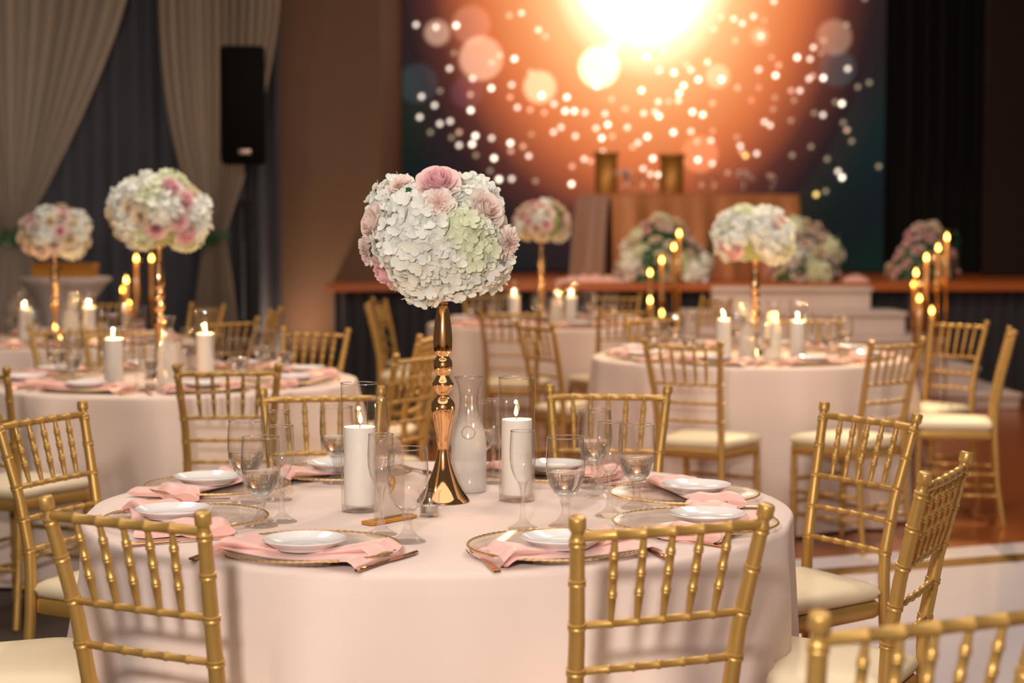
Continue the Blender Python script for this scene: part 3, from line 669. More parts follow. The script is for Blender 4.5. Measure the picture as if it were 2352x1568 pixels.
# ------------------------------------------------------------------ place settings
PR = {}
def place(kind, maker, loc, rz, label, group, scale=None):
    if kind not in PR:
        o = maker(label); PR[kind] = o; o.location = loc; o.rotation_euler = (0, 0, rz); o['group'] = group
        return o
    return dup(PR[kind], loc, rz, label, group)
NEAR = [  # charger centre in the photo, words for the seat
    (715, 1254, 'front left'), (1278, 1250, 'front right'), (1597, 1196, 'right'), (1572, 1131, 'far right'),
    (1262, 1083, 'back right'), (788, 1081, 'back left'), (500, 1112, 'far left'), (428, 1186, 'left')]
GL = {  # foot centres in the photo: goblet, flute
    'front left': ((937, 1243), (876, 1226)), 'front right': ((1299, 1207), (1201, 1214)), 'right': ((1462, 1166), (1400, 1184)), 'far right': ((1366, 1120), (1376, 1140)),
    'back right': ((1104, 1092), (1134, 1108)), 'back left': ((774, 1108), (868, 1104)), 'far left': ((566, 1154), (640, 1147)), 'left': ((600, 1207), (648, 1197))}
CUT = {  # (handle end, tip) in the photo
    ('front left', 'knife'): ((818, 1311), (944, 1272)), ('front right', 'fork'): ((1142, 1309), (1058, 1248)), ('front right', 'knife'): ((1531, 1281), (1420, 1236)),
    ('right', 'fork'): ((1660, 1252), (1478, 1228)), ('right', 'knife'): ((1766, 1166), (1640, 1163)), ('left', 'knife'): ((292, 1252), (505, 1234)),
    ('far left', 'knife'): ((308, 1151), (480, 1147)), ('back left', 'knife'): ((667, 1078), (713, 1106)), ('front left', 'fork'): ((440, 1282), (545, 1248))}
def setting(key, c, pos, seat, near):
    tc = TABS[key]; out = Vector((pos.x - tc.x, pos.y - tc.y, 0)).normalized(); rz = math.atan2(out.y, out.x) + PI / 2   # local -Y points to the diner
    R = Matrix.Rotation(rz, 3, 'Z'); W = lambda x, y, z=0: Vector((pos.x, pos.y, TOP + .001 + z)) + R @ Vector((x, y, 0))
    tn = TN[key]; g = ' at the ' + tn
    place('charger', charger, W(0, 0), rz, 'clear glass charger with gold beaded rim, %s seat of the %s' % (seat, tn), 'glass chargers')
    rj = random.Random(len(seat) * 7 + ord(key)).uniform(-.16, .16)
    if near: rj = {'front left': -.04, 'front right': .12}.get(seat, rj)
    place('napkin' + ('a' if len(seat) % 2 else 'b'), (lambda l: napkin(l, 1)) if len(seat) % 2 else (lambda l: napkin(l, 4)), W(0, -.030), rz + rj, 'pink satin napkin folded under the plate, %s seat of the %s' % (seat, tn), 'pink napkins')
    place('plate', side_plate, W(0, -.028, .0185), rz, 'small white plate resting on pink napkin, %s seat of the %s' % (seat, tn), 'white side plates')
    for kind, mk, x in (('fork', fork, -.215), ('knife', knife, .215)):
        lab = 'copper-toned %s lying by the charger, %s seat of the %s' % (kind, seat, tn)
        if near and (seat, kind) in CUT:
            (hu, hv), (tu, tv) = CUT[(seat, kind)]; h = at_z(hu, hv, TOP + .004); q = at_z(tu, tv, TOP + .004); d = (q - h).normalized()
            cpt = h + d * (.1 if kind == 'fork' else .112); place(kind, mk, (cpt.x, cpt.y, TOP + .001), math.atan2(d.y, d.x) - PI / 2, lab, 'copper cutlery')
        else: place(kind, mk, W(x, -.01), rz, lab, 'copper cutlery')
    if near:
        (gu, gv), (fu, fv) = GL[seat]; gp = at_z(gu, gv, TOP + .001); fp = at_z(fu, fv, TOP + .001)
    else: gp = W(.185, .125); fp = W(.105, .155)
    place('goblet', goblet, gp, 0, 'short-stemmed water goblet, %s seat of the %s' % (seat, tn), 'water goblets')
    place('flute', flute, fp, 0, 'slim empty champagne flute, %s seat of the %s' % (seat, tn), 'champagne flutes')
for (u, v, seat) in NEAR: setting('n', None, at_z(u, v, TOP + .0175), seat, True)
for ch_ in list(PR['goblet'].children):                  # the front left goblet is empty
    if ch_.name.startswith('water'): DRY = ch_
SEATS = ['front right', 'right', 'far right', 'back right', 'back left', 'far left', 'left', 'front left']
for key in 'lrcf':
    for k in range(8):
        a = -PI / 2 + PI / 8 + k * PI / 4; c = TABS[key]
        setting(key, None, Vector((c.x + .56 * math.cos(a), c.y + .56 * math.sin(a), TOP)), SEATS[k], False)

# ------------------------------------------------------------------ flowers
def petal_fan(m, base, d, s, n, L, Wd, cup, bend):
    ol = [(0.0, 0.0, 0.0), (.22, .30, .2), (.45, .48, .5), (.68, .52, .8), (.86, .40, 1.0), (.97, .20, .95), (1.0, .0, .85), (.97, -.20, .95), (.86, -.40, 1.0), (.68, -.52, .8), (.45, -.48, .5), (.22, -.30, .2)]
    pts = [base + d * (L * a) + s * (Wd * b) + n * (cup * c + bend * a * a) for a, b, c in ol] + [base + d * (L * .58) + n * (cup * .12 + bend * .33)]
    m.add(pts, [(12, i, (i + 1) % 12) for i in range(12)])
def hydrangea_mb(R, nflo, seed, size=.0170):
    rnd = random.Random(seed); m = MB(); ga = PI * (3 - math.sqrt(5))
    for i in range(nflo):
        z = 1 - 1.35 * (i + .5) / nflo; r = math.sqrt(max(0, 1 - z * z)); a = ga * i
        n = Vector((r * math.cos(a), r * math.sin(a), z))
        c = Vector((r * math.cos(a), r * math.sin(a), z * .85)) * R * rnd.uniform(.84, 1.10)
        n2 = (n + Vector([rnd.uniform(-.55, .55) for _ in range(3)])).normalized()
        u = n2.orthogonal().normalized(); v = n2.cross(u); rot = rnd.uniform(0, PI); sz = size * rnd.uniform(.75, 1.2); op = rnd.uniform(-.1, .45)
        for k in range(4):
            q = rot + k * PI / 2 + rnd.uniform(-.15, .15); d = u * math.cos(q) + v * math.sin(q); s = n2.cross(d)
            petal_fan(m, c, d, s, n2, sz * rnd.uniform(.88, 1.1), sz * 1.0, sz * rnd.uniform(.08, .3), sz * (op + rnd.uniform(-.25, .2)))
    core = R * .80
    m.lathe([(core * math.sin(b), core * .85 * math.cos(b)) for b in [PI * .72 * (1 - i / 9) + .01 for i in range(10)]], 20); return m
def rose_mb(R, seed, openness=1.0):
    rnd = random.Random(seed); m = MB(); NP = 24
    for i in range(NP):
        t = i / (NP - 1); ph = i * 2.39996 + rnd.uniform(-.15, .15); r0 = .07 + .60 * t ** .85; h = .86 - .42 * t ** 1.5; fl_ = openness * (.02 + .50 * t ** 2.2) * rnd.uniform(.8, 1.2)
        wa = 1.35 * (1 - t) + .62 * t; lean = rnd.uniform(-.04, .04)
        def fn(a_, b_):
            uu = -1 + 2 * a_ / 8; v = b_ / 6; an = ph + uu * wa
            rr = R * (r0 * (.30 + .70 * v ** .55) + fl_ * v ** 2.4 + .05 * (uu + .2) * (1 - t) * .5 + .02 * math.sin(5 * uu + i) * v)
            top = 1 - .30 * abs(uu) ** 2.4; z = R * (h * (v ** .9) * top - .55 * fl_ * max(0, v - .7) / .3 * .5 + lean * v)
            return (rr * math.cos(an), rr * math.sin(an), z - R * .1)
        m.grid(9, 7, fn)
    m.lathe([(.0, -.12 * R), (.35 * R, -.1 * R), (.5 * R, .05 * R), (.3 * R, .3 * R)], 14); return m
def carnation_mb(R, seed):
    rnd = random.Random(seed); m = MB(); n = 84
    for li in range(8):
        t = li / 7; r1 = R * (1 - .80 * t); el = .10 + 1.15 * t; ph = rnd.uniform(0, 6); k1 = rnd.choice((5, 7, 8)); k2 = rnd.choice((13, 17))
        def fn(i, j):
            a = 2 * PI * i / n; v = j / 3; ru = R * .10 * v * (math.sin(k1 * a + ph) + .7 * math.sin(k2 * a + 2 * ph)); ser = (1 + .05 * (i % 2 if j == 3 else 0) + .05 * math.sin(k1 * a))
            rr = max(.02 * R, r1 * v * math.cos(el * .75) * ser); z = R * (.18 + .02 * li) + r1 * v * math.sin(el) * .62 + ru * (1 - .3 * t)
            if li == 0: z -= R * .16 * v
            return (rr * math.cos(a), rr * math.sin(a), z)
        m.grid(n, 4, fn, True)
    m.lathe([(.0, -.1 * R), (.3 * R, 0), (.6 * R, .16 * R), (.2 * R, .35 * R)], 16); return m
FM = {}
for s in range(3): FM['h%d' % s] = hydrangea_mb(.064, 66, s).mesh('hydrangea_head', M['hyd'])
FM['g0'] = hydrangea_mb(.064, 80, 8, .0155).mesh('hydrangea_head', M['hydg'])
FM['p0'] = rose_mb(.052, 3, .62).mesh('rose', M['rosep']); FM['p1'] = rose_mb(.044, 4, .9).mesh('rose', M['rosep'])
FM['b0'] = rose_mb(.052, 5, .65).mesh('rose', M['roseb']); FM['c0'] = rose_mb(.048, 6, 1.0).mesh('rose', M['rosec'])
FM['k0'] = carnation_mb(.040, 2).mesh('carnation', M['carn'])
FN = {'h': 'hydrangea_head', 'g': 'hydrangea_head', 'p': 'rose', 'b': 'rose', 'c': 'rose', 'k': 'carnation'}
lfm = MB(); lfm.grid(5, 7, lambda i, j: ((-1 + .5 * i) * .016 * math.sin(PI * (.04 + .93 * j / 6)), .055 * j / 6, .006 * abs(-1 + .5 * i) + .004 * math.sin(j)))
FM['leaf'] = lfm.mesh('leaf', M['leaf'])
def head(parent, key, c, n, roll=0.0, scale=1.0):
    o = bpy.data.objects.new('leaf' if key == 'leaf' else FN[key[0]], FM[key]); COL.objects.link(o); o.parent = parent
    q = Vector(n).normalized().to_track_quat('Z', 'Y') @ Quaternion((0, 0, 1), roll)
    o.rotation_mode = 'QUATERNION'; o.rotation_quaternion = q; o.location = c; o.scale = (scale,) * 3; return o
def bouquet(label, loc, layout, seed, S=1.0, rz=0.0):
    t = thing('flower_ball', label, 'flowers', loc, rz, 'flower balls on tall stands'); rnd = random.Random(seed)
    RX, RZ = .142 * S, .118 * S
    core = MB(); core.lathe([(RX * .98 * math.sin(b), RZ * .98 * math.cos(b)) for b in [PI * (1 - i / 12) for i in range(13)]], 24); part('foam_core', core, M['foam'], t)  # foam ball added inside to block light between the blooms
    for (key, x, z, y, sc_) in layout:                                   # x right, z up on the ball, y -1 front / +1 back
        X, Z = x / .19, z / .165; q = X * X + Z * Z
        Y = y * math.sqrt(max(0.0, 1 - q)) if q < 1 else 0
        n = Vector((X, Y, Z)).normalized(); c = Vector((n.x * RX, n.y * RX, n.z * RZ)) * (1 - .16 * abs(n.x * n.z))
        if key == 'leaf': c = Vector((n.x * .175 * S, n.y * .175 * S, n.z * .15 * S))
        elif key[0] in 'pbc': c = c * 1.16
        elif key[0] == 'k': c = c * 1.22
        head(t, key, c, n, rnd.uniform(0, 6), sc_ * S)
    return t
HERO = [('p0', .004, .128, -1, 1.2), ('k0', .006, .078, -1, 1.0), ('k0', -.098, .128, -1, .95), ('b0', .122, .066, -1, 1.08), ('b0', -.160, .030, -1, 1.0), ('k0', .170, -.020, -1, 1.05),
        ('p1', -.135, -.100, -1, 1.12), ('k0', -.175, -.040, -.6, .9), ('h0', .085, .100, -1, .68), ('h1', -.062, .058, -1, 1.0), ('h2', -.030, -.010, -1, 1.0), ('h0', -.105, -.015, -1, 1.0), ('h1', -.060, -.070, -1, 1.05),
        ('g0', .065, .012, -1, .95), ('g0', .100, -.040, -1, 1.0), ('h2', .035, -.055, -1, .9), ('h0', .115, -.095, -1, 1.0), ('h1', .060, -.120, -1, .95), ('h2', -.040, -.135, -1, 1.05), ('h0', .150, -.070, -.7, .9), ('h1', -.125, .062, -1, .68),
        ('leaf', -.085, .105, -1, 1.0), ('leaf', .055, -.085, -1, .8), ('h2', .120, .02, -.9, .7)]
rb = random.Random(5)
for k in range(16):
    a = 2 * PI * k / 16; zz = (-.10, .03, .11)[k % 3]
    HERO.append((('h0', 'b0', 'h1', 'c0', 'h2', 'p1')[k % 6], .15 * math.cos(a), zz, 1, 1.0))
def far_layout(seed, pink, pal=('h0', 'h1', 'c0', 'g0', 'h2', 'h0', 'b0')):
    r = random.Random(seed); out = []; n = 40; ga = PI * (3 - math.sqrt(5))
    for i in range(n):
        z = 1 - 1.7 * (i + .5) / n; rr = math.sqrt(max(0, 1 - z * z)); a = ga * i + seed
        y = -1 if math.sin(a) < 0 else 1
        key = r.choice(['p0', 'p1'] if r.random() < pink else pal)
        out.append((key, .175 * rr * math.cos(a), .155 * z, y, r.uniform(.9, 1.12)))
    return out
# tall stands
VP = [(168, 1432), (166, 1424), (150, 1402), (125, 1368), (100, 1325), (78, 1275), (60, 1228), (46, 1180), (37, 1130), (33, 1095), (36, 1090), (38, 1060), (46, 1005), (58, 955), (70, 905), (77, 868), (76, 846), (68, 826), (54, 808), (42, 798), (36, 792), (36, 776), (44, 768), (58, 745), (68, 724), (68, 716), (54, 696), (42, 676), (36, 664),
      (40, 656), (52, 645), (60, 622), (61, 600), (56, 576), (46, 562), (40, 554), (40, 546), (46, 536), (58, 522), (59, 512), (61, 470), (60, 430), (55, 380), (47, 320), (38, 265), (32, 245), (29, 238), (33, 228), (33, 214), (28, 206), (28, 198), (32, 192), (32, 182), (28, 176), (28, 160), (36, 142), (52, 115), (68, 92), (80, 66), (60, 64)]
def stand(label):
    t = thing('tall_vase', label, 'vase'); k = 1 / 2.706 / 985
    pr = [(r * k * .99, (1432 - y) * k) for r, y in VP]
    part('turned_stem', MB().lathe([p for p in pr if p[1] <= .455], 40, cap0=True), M['rosegold'], t)
    part('cup', MB().lathe([p for p in pr if p[1] >= .440], 40), M['rosegold'], t); return t
BQ = [('n', (1018, 1150), (1008, 540), HERO, 1.0, 0.0, 'lush white hydrangea and pink rose ball in sharp focus on the nearest table', 'polished rose gold turned vase in the middle of the nearest table', 0),
      ('l', (368, 868), (365, 494), far_layout(3, .16), 1.12, .4, 'blurred wide flower ball with pink roses above the left table', 'blurred rose gold vase stem standing on the left table', 2),
      ('r', (1733, 815), (1731, 545), far_layout(8, .14), 1.0, 1.3, 'blurred white flower ball before the head table, above the right table', 'blurred gold vase stem sparkling on the right table', 3),
      ('c', (1243, 742), (1245, 512), far_layout(12, .2, ('c0', 'b0', 'h0', 'c0')), 1.0, 2.2, 'small blurred flower ball just right of the large focused bouquet', 'thin blurred gold stand on the centre far table', 4),
      ('f', (128, 780), (127, 538), far_layout(17, .14, ('c0', 'b0', 'c0', 'h1')), 1.08, 3.0, 'peach and cream flower ball at far left before the curtain', 'slim blurred gold stand on the far left table', 5)]
vase0 = None
for (key, b, fpx, lay, S, rz, fl_lab, v_lab, sd) in BQ:
    p = at_z(b[0], b[1], TOP + .001); q = at_d(fpx[0], fpx[1], p.y)
    zs = (q.z - p.z - .138 * S) / .470
    if vase0 is None: vase0 = stand(v_lab); vase0.location = p; vase0.scale = (1, 1, zs); vase0['group'] = 'tall gold vases'
    else: dup(vase0, p, 0, v_lab, 'tall gold vases', (1, 1, zs))
    bouquet(fl_lab, (q.x, p.y, q.z), lay, sd, S, rz if key != 'n' else 0.0)

# ------------------------------------------------------------------ candles, carafes, votives on the tables
cyl0 = pil0 = None
CAND = [('n', (827, 1172), 'left of the tall vase on the nearest table', .7), ('n', (1187, 1148), 'right of the carafe on the nearest table', .7),
        ('l', (262, 886), 'left of the vase on the left table', 2.2), ('l', (472, 868), 'right of the vase on the left table', 2.2),
        ('r', (1662, 822), 'left of the vase on the right table', 2.6), ('r', (1832, 828), 'right of the vase on the right table', 2.6),
        ('c', (1181, 745), 'left of the stand on the centre far table', 2.2), ('c', (1312, 748), 'right of the stand on the centre far table', 2.2),
        ('f', (58, 786), 'left of the stand on the far left table', 2.2), ('f', (206, 782), 'right of the stand on the far left table', 2.2)]
for (key, b, where, pw) in CAND:
    p = at_z(b[0], b[1], TOP + .001); lab1 = 'clear glass cylinder around the candle ' + where; lab2 = 'lit white pillar candle ' + where
    sc_ = (1, 1, 1)
    if cyl0 is None: cyl0 = holder(lab1); cyl0.location = p; cyl0['group'] = 'glass candle cylinders'; pil0 = pillar(lab2); pil0.location = p + Vector((0, 0, .0145)); pil0['group'] = 'pillar candles'
    else: dup(cyl0, p, 0, lab1, 'glass candle cylinders'); dup(pil0, p + Vector((0, 0, .0145)), random.uniform(0, 6), lab2, 'pillar candles')
    glow('candle_glow', p + Vector((.002, 0, .0145 + .175 + .030)), pw)
def carafe(label):
    t = thing('water_carafe', label, 'carafe')
    pr = [(.034, .0), (.041, .003), (.0425, .012), (.0425, .10), (.0415, .125), (.037, .150), (.0295, .175), (.0245, .195), (.0225, .215), (.0228, .235), (.026, .255), (.032, .270), (.0345, .276)]
    m = MB(); m.lathe(pr, 40, cap0=True)
    mt, N, L = mat_new('misted_carafe_glass'); N.remove(N['Principled BSDF']); base = thin_glass('carafe_clear', (0.96, .955, .94), (.5, .48, .45), .75, 0, .02, power=2.8)
    # clear glass above, condensation mist below the water line
    mt2 = base; N, L = mt2.node_tree.nodes, mt2.node_tree.links; out = N['Material Output']; src = out.inputs[0].links[0].from_socket
    di = N.new('ShaderNodeBsdfTranslucent'); di.inputs[0].default_value = (.96, .94, .92, 1); df = N.new('ShaderNodeBsdfDiffuse'); df.inputs[0].default_value = (.96, .94, .92, 1)
    mm = N.new('ShaderNodeMixShader'); mm.inputs[0].default_value = .45; L.new(df.outputs[0], mm.inputs[1]); L.new(di.outputs[0], mm.inputs[2])
    tc = N.new('ShaderNodeTexCoord'); sx = N.new('ShaderNodeSeparateXYZ'); L.new(tc.outputs['Object'], sx.inputs[0]); nz = N.new('ShaderNodeTexNoise'); nz.inputs['Scale'].default_value = 90; L.new(tc.outputs['Object'], nz.inputs['Vector'])
    ad = N.new('ShaderNodeMath'); ad.operation = 'MULTIPLY_ADD'; ad.inputs[1].default_value = .05; L.new(nz.outputs['Fac'], ad.inputs[0]); L.new(sx.outputs['Z'], ad.inputs[2])
    mr = N.new('ShaderNodeMapRange'); mr.inputs[1].default_value = .17; mr.inputs[2].default_value = .225; mr.inputs[3].default_value = .58; mr.inputs[4].default_value = 0.0; L.new(ad.outputs[0], mr.inputs[0])
    ms = N.new('ShaderNodeMixShader'); L.new(mr.outputs[0], ms.inputs[0]); L.new(src, ms.inputs[1]); L.new(mm.outputs[0], ms.inputs[2]); L.new(ms.outputs[0], out.inputs[0])
    bpy.data.materials.remove(mt)
    part('glass_body', m, mt2, t)
    rim = [((.0345 * math.cos(a), .0345 * math.sin(a), .276), .0014) for a in [2 * PI * i / 36 for i in range(37)]]; part('rim', MB().tube(rim, 6, False), M['rimglass'], t)
    part('water', MB().lathe([(0, .008), (.038, .008), (.0405, .014), (.0405, .10), (.0395, .124), (.035, .149), (.0275, .174), (.0226, .194), (.0206, .214), (.0208, .232), (0, .232)], 32), M['water'], t)
    ov = []
    for i in range(41):
        a = 2 * PI * i / 40; lx = .0165 * math.cos(a); z = .146 + .0145 * math.sin(a); r = .0425 if z < .10 else .0418 - max(0, z - .125) * .16
        ang = -PI / 2 + lx / r; rr = r + .0002
        for (ra, za), (rb_, zb) in zip(pr, pr[1:]):
            if za <= z <= zb: rr = ra + (rb_ - ra) * (z - za) / (zb - za)
        ov.append(((rr * math.cos(ang), rr * math.sin(ang), z), .0011))
    part('embossed_oval', MB().tube(ov, 6, False), M['rimglass'], t); return t
car0 = None
for (key, b, lab) in [('n', (1077, 1128), 'misty glass water carafe with embossed oval behind the tall vase'), ('l', (385, 884), 'blurred water carafe in front of the left table vase'),
                      ('r', (1716, 832), 'glittering glass carafe in front of the right table vase'), ('r', (1775, 826), 'cloudy carafe right of the right table vase'), ('c', (1280, 746), 'blurred water carafe on the centre far table'), ('f', (165, 788), 'blurred water carafe on the far left table')]:
    p = at_z(b[0], b[1], TOP + .001)
    if car0 is None: car0 = carafe(lab); car0.location = p; car0['group'] = 'water carafes'
    else: dup(car0, p, 0, lab, 'water carafes')
def votive(label):
    t = thing('votive_glass', label, 'candle holder')
    part('cup', MB().lathe([(.0, .006), (.0205, .006), (.0215, .01), (.0228, .05), (.0262, .056)], 28), M['cyl_glass'], t)
    part('base', MB().lathe([(0, 0), (.021, 0), (.0225, .003), (.022, .008), (0, .007)], 28), M['stem'], t)
    return t
def tealight(label):
    t = thing('tealight', label, 'candle')
    part('tin', MB().lathe([(0, 0), (.0186, 0), (.0190, .001), (.0190, .0150), (.0184, .0150), (.0182, .012)], 28), M['tin'], t)
    part('wax', MB().lathe([(.0182, .012), (.0178, .0128), (0, .0124)], 28), M['wax'], t)
    part('wick', MB().tube([((0, 0, .012), .0008), ((.0005, 0, .018), .0007)], 6), M['wick'], t); return t
vot0 = tea0 = None
for (b, wh) in [((986, 1184), 'beside the foot of the nearest table vase'), ((345, 896), 'by the left table carafe'), ((1648, 838), 'at front of the right table'), ((1700, 838), 'before the right table carafe')]:
    p = at_z(b[0], b[1], TOP + .001)
    if vot0 is None: vot0 = votive('small clear votive cup ' + wh); vot0.location = p; vot0['group'] = 'votive cups'; tea0 = tealight('unlit tealight in a votive ' + wh); tea0.location = p + Vector((0, 0, .0085)); tea0['group'] = 'tealights'
    else: dup(vot0, p, 0, 'small clear votive cup ' + wh, 'votive cups'); dup(tea0, p + Vector((0, 0, .0085)), 0, 'tealight in a votive ' + wh, 'tealights')

# table number sign
def text_mesh(body, size, mat, shear=0.0, ext=.0004):
    cu = bpy.data.curves.new('lettering', 'FONT'); cu.body = body; cu.size = size; cu.shear = shear; cu.extrude = ext; cu.align_x = 'CENTER'; cu.align_y = 'CENTER'
    o = bpy.data.objects.new('tmp_text', cu); COL.objects.link(o); bpy.context.view_layer.update()
    me = bpy.data.meshes.new_from_object(o.evaluated_get(bpy.context.evaluated_depsgraph_get())); bpy.data.objects.remove(o); bpy.data.curves.remove(cu)
    me.materials.clear(); me.materials.append(mat); return me
pA, pB = at_z(856, 1207, TOP), at_z(932, 1188, TOP); mid = (pA + pB) / 2; ang = math.atan2(pB.y - pA.y, pB.x - pA.x)
ang = math.radians(50)
sg = thing('table_number_sign', 'arched frosted acrylic sign reading Table 9 on a gold block', 'sign', (mid.x, mid.y, TOP + .001), ang)
bs = MB(); bs.box((0, 0, .004), (.140, .034, .008), 0, .001); part('base_block', bs, M['goldbase'], sg, smooth=False)
ar = MB(); W2, Hh, th = .046, .185, .0025; ol = [(-W2, .008), (W2, .008)] + [(W2 * math.cos(a), Hh - W2 + W2 * math.sin(a)) for a in [PI * i / 24 for i in range(25)]]
n = len(ol); ar.add([(x, -th / 2, z) for x, z in ol] + [(x, th / 2, z) for x, z in ol], [tuple(range(n)), tuple(reversed(range(n, 2 * n)))] + [(i, i + n, (i + 1) % n + n, (i + 1) % n) for i in range(n)])
pl = part('acrylic_arch', ar, M['frost'], sg, smooth=False)
part('word', text_mesh('Table', .030, M['white_ink'], .35), None, pl, (0, -.0022, .130), (PI / 2, 0, 0), label='white slanted word Table')
part('numeral', text_mesh('9', .058, M['gold_ink'], .12), None, pl, (.002, -.0022, .075), (PI / 2, 0, 0), label='gold numeral 9')

# ------------------------------------------------------------------ room objects beyond the tables
# loudspeaker on its stand
sp = at_d(558, 240, 13.0); zb, zt = at_d(558, 376, 13.0).z, at_d(558, 104, 13.0).z; Wd = at_d(610, 0, 13.0).x - at_d(506, 0, 13.0).x
t = thing('loudspeaker', 'tall black loudspeaker raised in front of the cream curtain', 'loudspeaker', (sp.x, 13.0, zb), math.radians(8))
b = MB(); b.box((0, .16, (zt - zb) / 2), (Wd, .34, zt - zb), 0, .02); part('cabinet', b, M['black'], t)
g = MB(); g.box((0, -.018, (zt - zb) / 2), (Wd * .92, .02, (zt - zb) * .96), 0, .008); part('grille', g, M['grille'], t)
g = MB(); g.box((.01, -.031, .085), (.085, .008, .035), 0, .003); part('badge', g, M['badge'], t)
t = thing('speaker_stand', 'black tripod stand holding up the loudspeaker', 'speaker stand', (sp.x, 13.16, 0))
part('pole', MB().tube([((0, 0, .12), .02), ((0, 0, zb - .55), .02), ((0, 0, zb - .55), .03), ((0, 0, zb - .3), .03), ((0, 0, zb - .3), .018), ((0, 0, zb - .002), .018)], 12), M['black'], t)
part('clamp', MB().tube([((0, 0, zb - .32), .038), ((0, 0, zb - .26), .038)], 12), M['black'], t)
for k in range(3):
    a = 2 * PI * k / 3 + .5; part('leg', MB().tube([((0, 0, .75), .013), ((.5 * math.cos(a), .5 * math.sin(a), .013), .013)], 8), M['black'], t)
# cocktail table
cp = at_d(150, 638, 12.2); zc = cp.z
t = thing('cocktail_table', 'tall cocktail table in a white stretch cover by the curtain', 'table', (cp.x, 12.2, 0))
part('stretch_cover', MB().lathe([(.30, 0.0), (.30, .02), (.24, .12), (.17, .35), (.14, .6), (.15, .78), (.20, .92), (.27, zc - .05), (.312, zc - .012), (.312, zc), (.29, zc + .001), (0, zc + .001)], 40), M['spandex'], t)
part('top_disc', MB().lathe([(0, zc + .001), (.30, zc + .001), (.305, zc + .004), (.30, zc + .007), (0, zc + .007)], 40), M['spandex'], t)
t = thing('keepsake_chest', 'gilded keepsake chest standing on the white cocktail table', 'box', (cp.x, 12.2, zc + .008))
b = MB(); b.box((0, 0, .035), (.40, .24, .07), 0, .006); part('body', b, M['box'], t, smooth=False)
b = MB(); b.box((0, 0, .082), (.41, .25, .024), 0, .006); part('lid', b, M['box'], t, smooth=False)
b = MB(); b.box((0, -.127, .065), (.03, .01, .03), 0, .002); part('clasp', b, M['goldstand'], t, smooth=False)

# floor candle stands
def taper(label, x, y, zf, group, z0=0.0):
    t = thing('floor_candlestick', label, 'candlestick', (x, y, z0), 0, group); H = zf - z0
    part('foot', MB().lathe([(0, 0), (.07, 0), (.072, .006), (.03, .014), (.012, .03), (.009, .05)], 24), M['goldstand'], t)
    part('stem', MB().tube([((0, 0, .04), .009), ((0, 0, H * .45), .009), ((0, 0, H * .45 + .005), .02), ((0, 0, H * .45 + .025), .02), ((0, 0, H * .45 + .03), .009), ((0, 0, H - .34), .009), ((0, 0, H - .335), .03), ((0, 0, H - .315), .032)], 12), M['goldstand'], t)
    part('taper', MB().tube([((0, 0, H - .315), .0145), ((0, 0, H - .028), .0125), ((0, 0, H - .022), .008)], 12), M['ivorycandle'], t)
    part('flame', flame_mb(.05, .0135), M['led_flame'], t, (0, 0, H - .025))
    part('glass_tube', MB().lathe([(.031, H - .32), (.031, H + .05), (.0305, H + .052)], 20), M['amberglass'], t)
ords = ['tallest', 'second tallest', 'third tallest', 'fourth tallest', 'fifth tallest', 'sixth tallest', 'shortest']
for gi, (pts, d, where, grp) in enumerate([
    ([(1560, 535, 0), (1548, 566, .1), (1520, 596, -.1), (1493, 625, 0), (1493, 688, -.5), (1520, 718, -.45)], 14.3, 'of the candle cluster before the head table', 'candlesticks before the head table'),
    ([(2175, 543, .12), (2155, 568, 0), (2128, 590, .2), (2104, 625, -.05), (2099, 652, .1), (2112, 684, -.2), (2140, 712, -.3)], 13.9, 'of the candle cluster beside the stage steps', 'candlesticks beside the stage steps'),
    ([(313, 592, 0), (348, 592, .15), (290, 642, -.1), (282, 664, .1), (297, 698, -.2)], 13.2, 'of the candle cluster before the dark curtain', 'candlesticks before the curtain')]):
    for k, (u, v, dd) in enumerate(pts):
        p = at_d(u, v, d + dd); on_step = gi == 1
        z0 = .014 if gi != 1 else .014
        if gi == 1: p = at_d(u, v, 13.35 + dd * .6)
        taper('%s %s' % (ords[k], where), p.x, p.y, p.z, grp, z0)
        glow('candle_glow', (p.x, p.y - .06, p.z), .5, (1, .5, .16)) if k % 2 == 0 else None

# head table on the stage
HT = at_z(1402, 642, ST_Z); HA = math.radians(20)
t = thing('head_table', 'draped head table with tan satin cloth on the stage', 'table', (HT.x, HT.y, ST_Z), HA)
Lh, Dh, Hh = 1.92, .78, .78
def box_drape(x0, y0, x1, y1, n, amp, seed):
    r = random.Random(seed); ln = math.hypot(x1 - x0, y1 - y0); nx_, ny_ = (y1 - y0) / ln, -(x1 - x0) / ln; ph = [r.uniform(0, 6) for _ in range(4)]
    def fn(i, j):
        s = i / n; w_ = j / 8; f = sum(math.sin(k * s * ln * 7 + ph[q]) for q, k in enumerate((1, 1.7, 2.6, 3.9))) / 4
        o = (.02 + amp * 1.7 * f + .06) * w_ ** .6
        return (x0 + (x1 - x0) * s + nx_ * o, y0 + (y1 - y0) * s + ny_ * o, Hh * (1 - w_) + .004 * (1 - w_))
    return MB().grid(n + 1, 9, fn)
part('front_drape', box_drape(0, 0, Lh, 0, 120, .05, 1), M['satin'], t)
part('right_drape', box_drape(Lh, 0, Lh, Dh, 50, .04, 2), M['satin'], t)
part('left_liner', box_drape(0, Dh, 0, 0, 50, .02, 3), M['liner'], t)
part('back_drape', box_drape(Lh, Dh, 0, Dh, 60, .04, 4), M['satin'], t)
tp = MB(); tp.box((Lh / 2, Dh / 2, Hh - .004), (Lh + .02, Dh + .02, .016), 0, .006); part('cloth_top', tp, M['satin'], t, smooth=False)
part('left_corner_drape', box_drape(-.005, .16, -.005, -.01, 20, .05, 6), M['satin'], t)
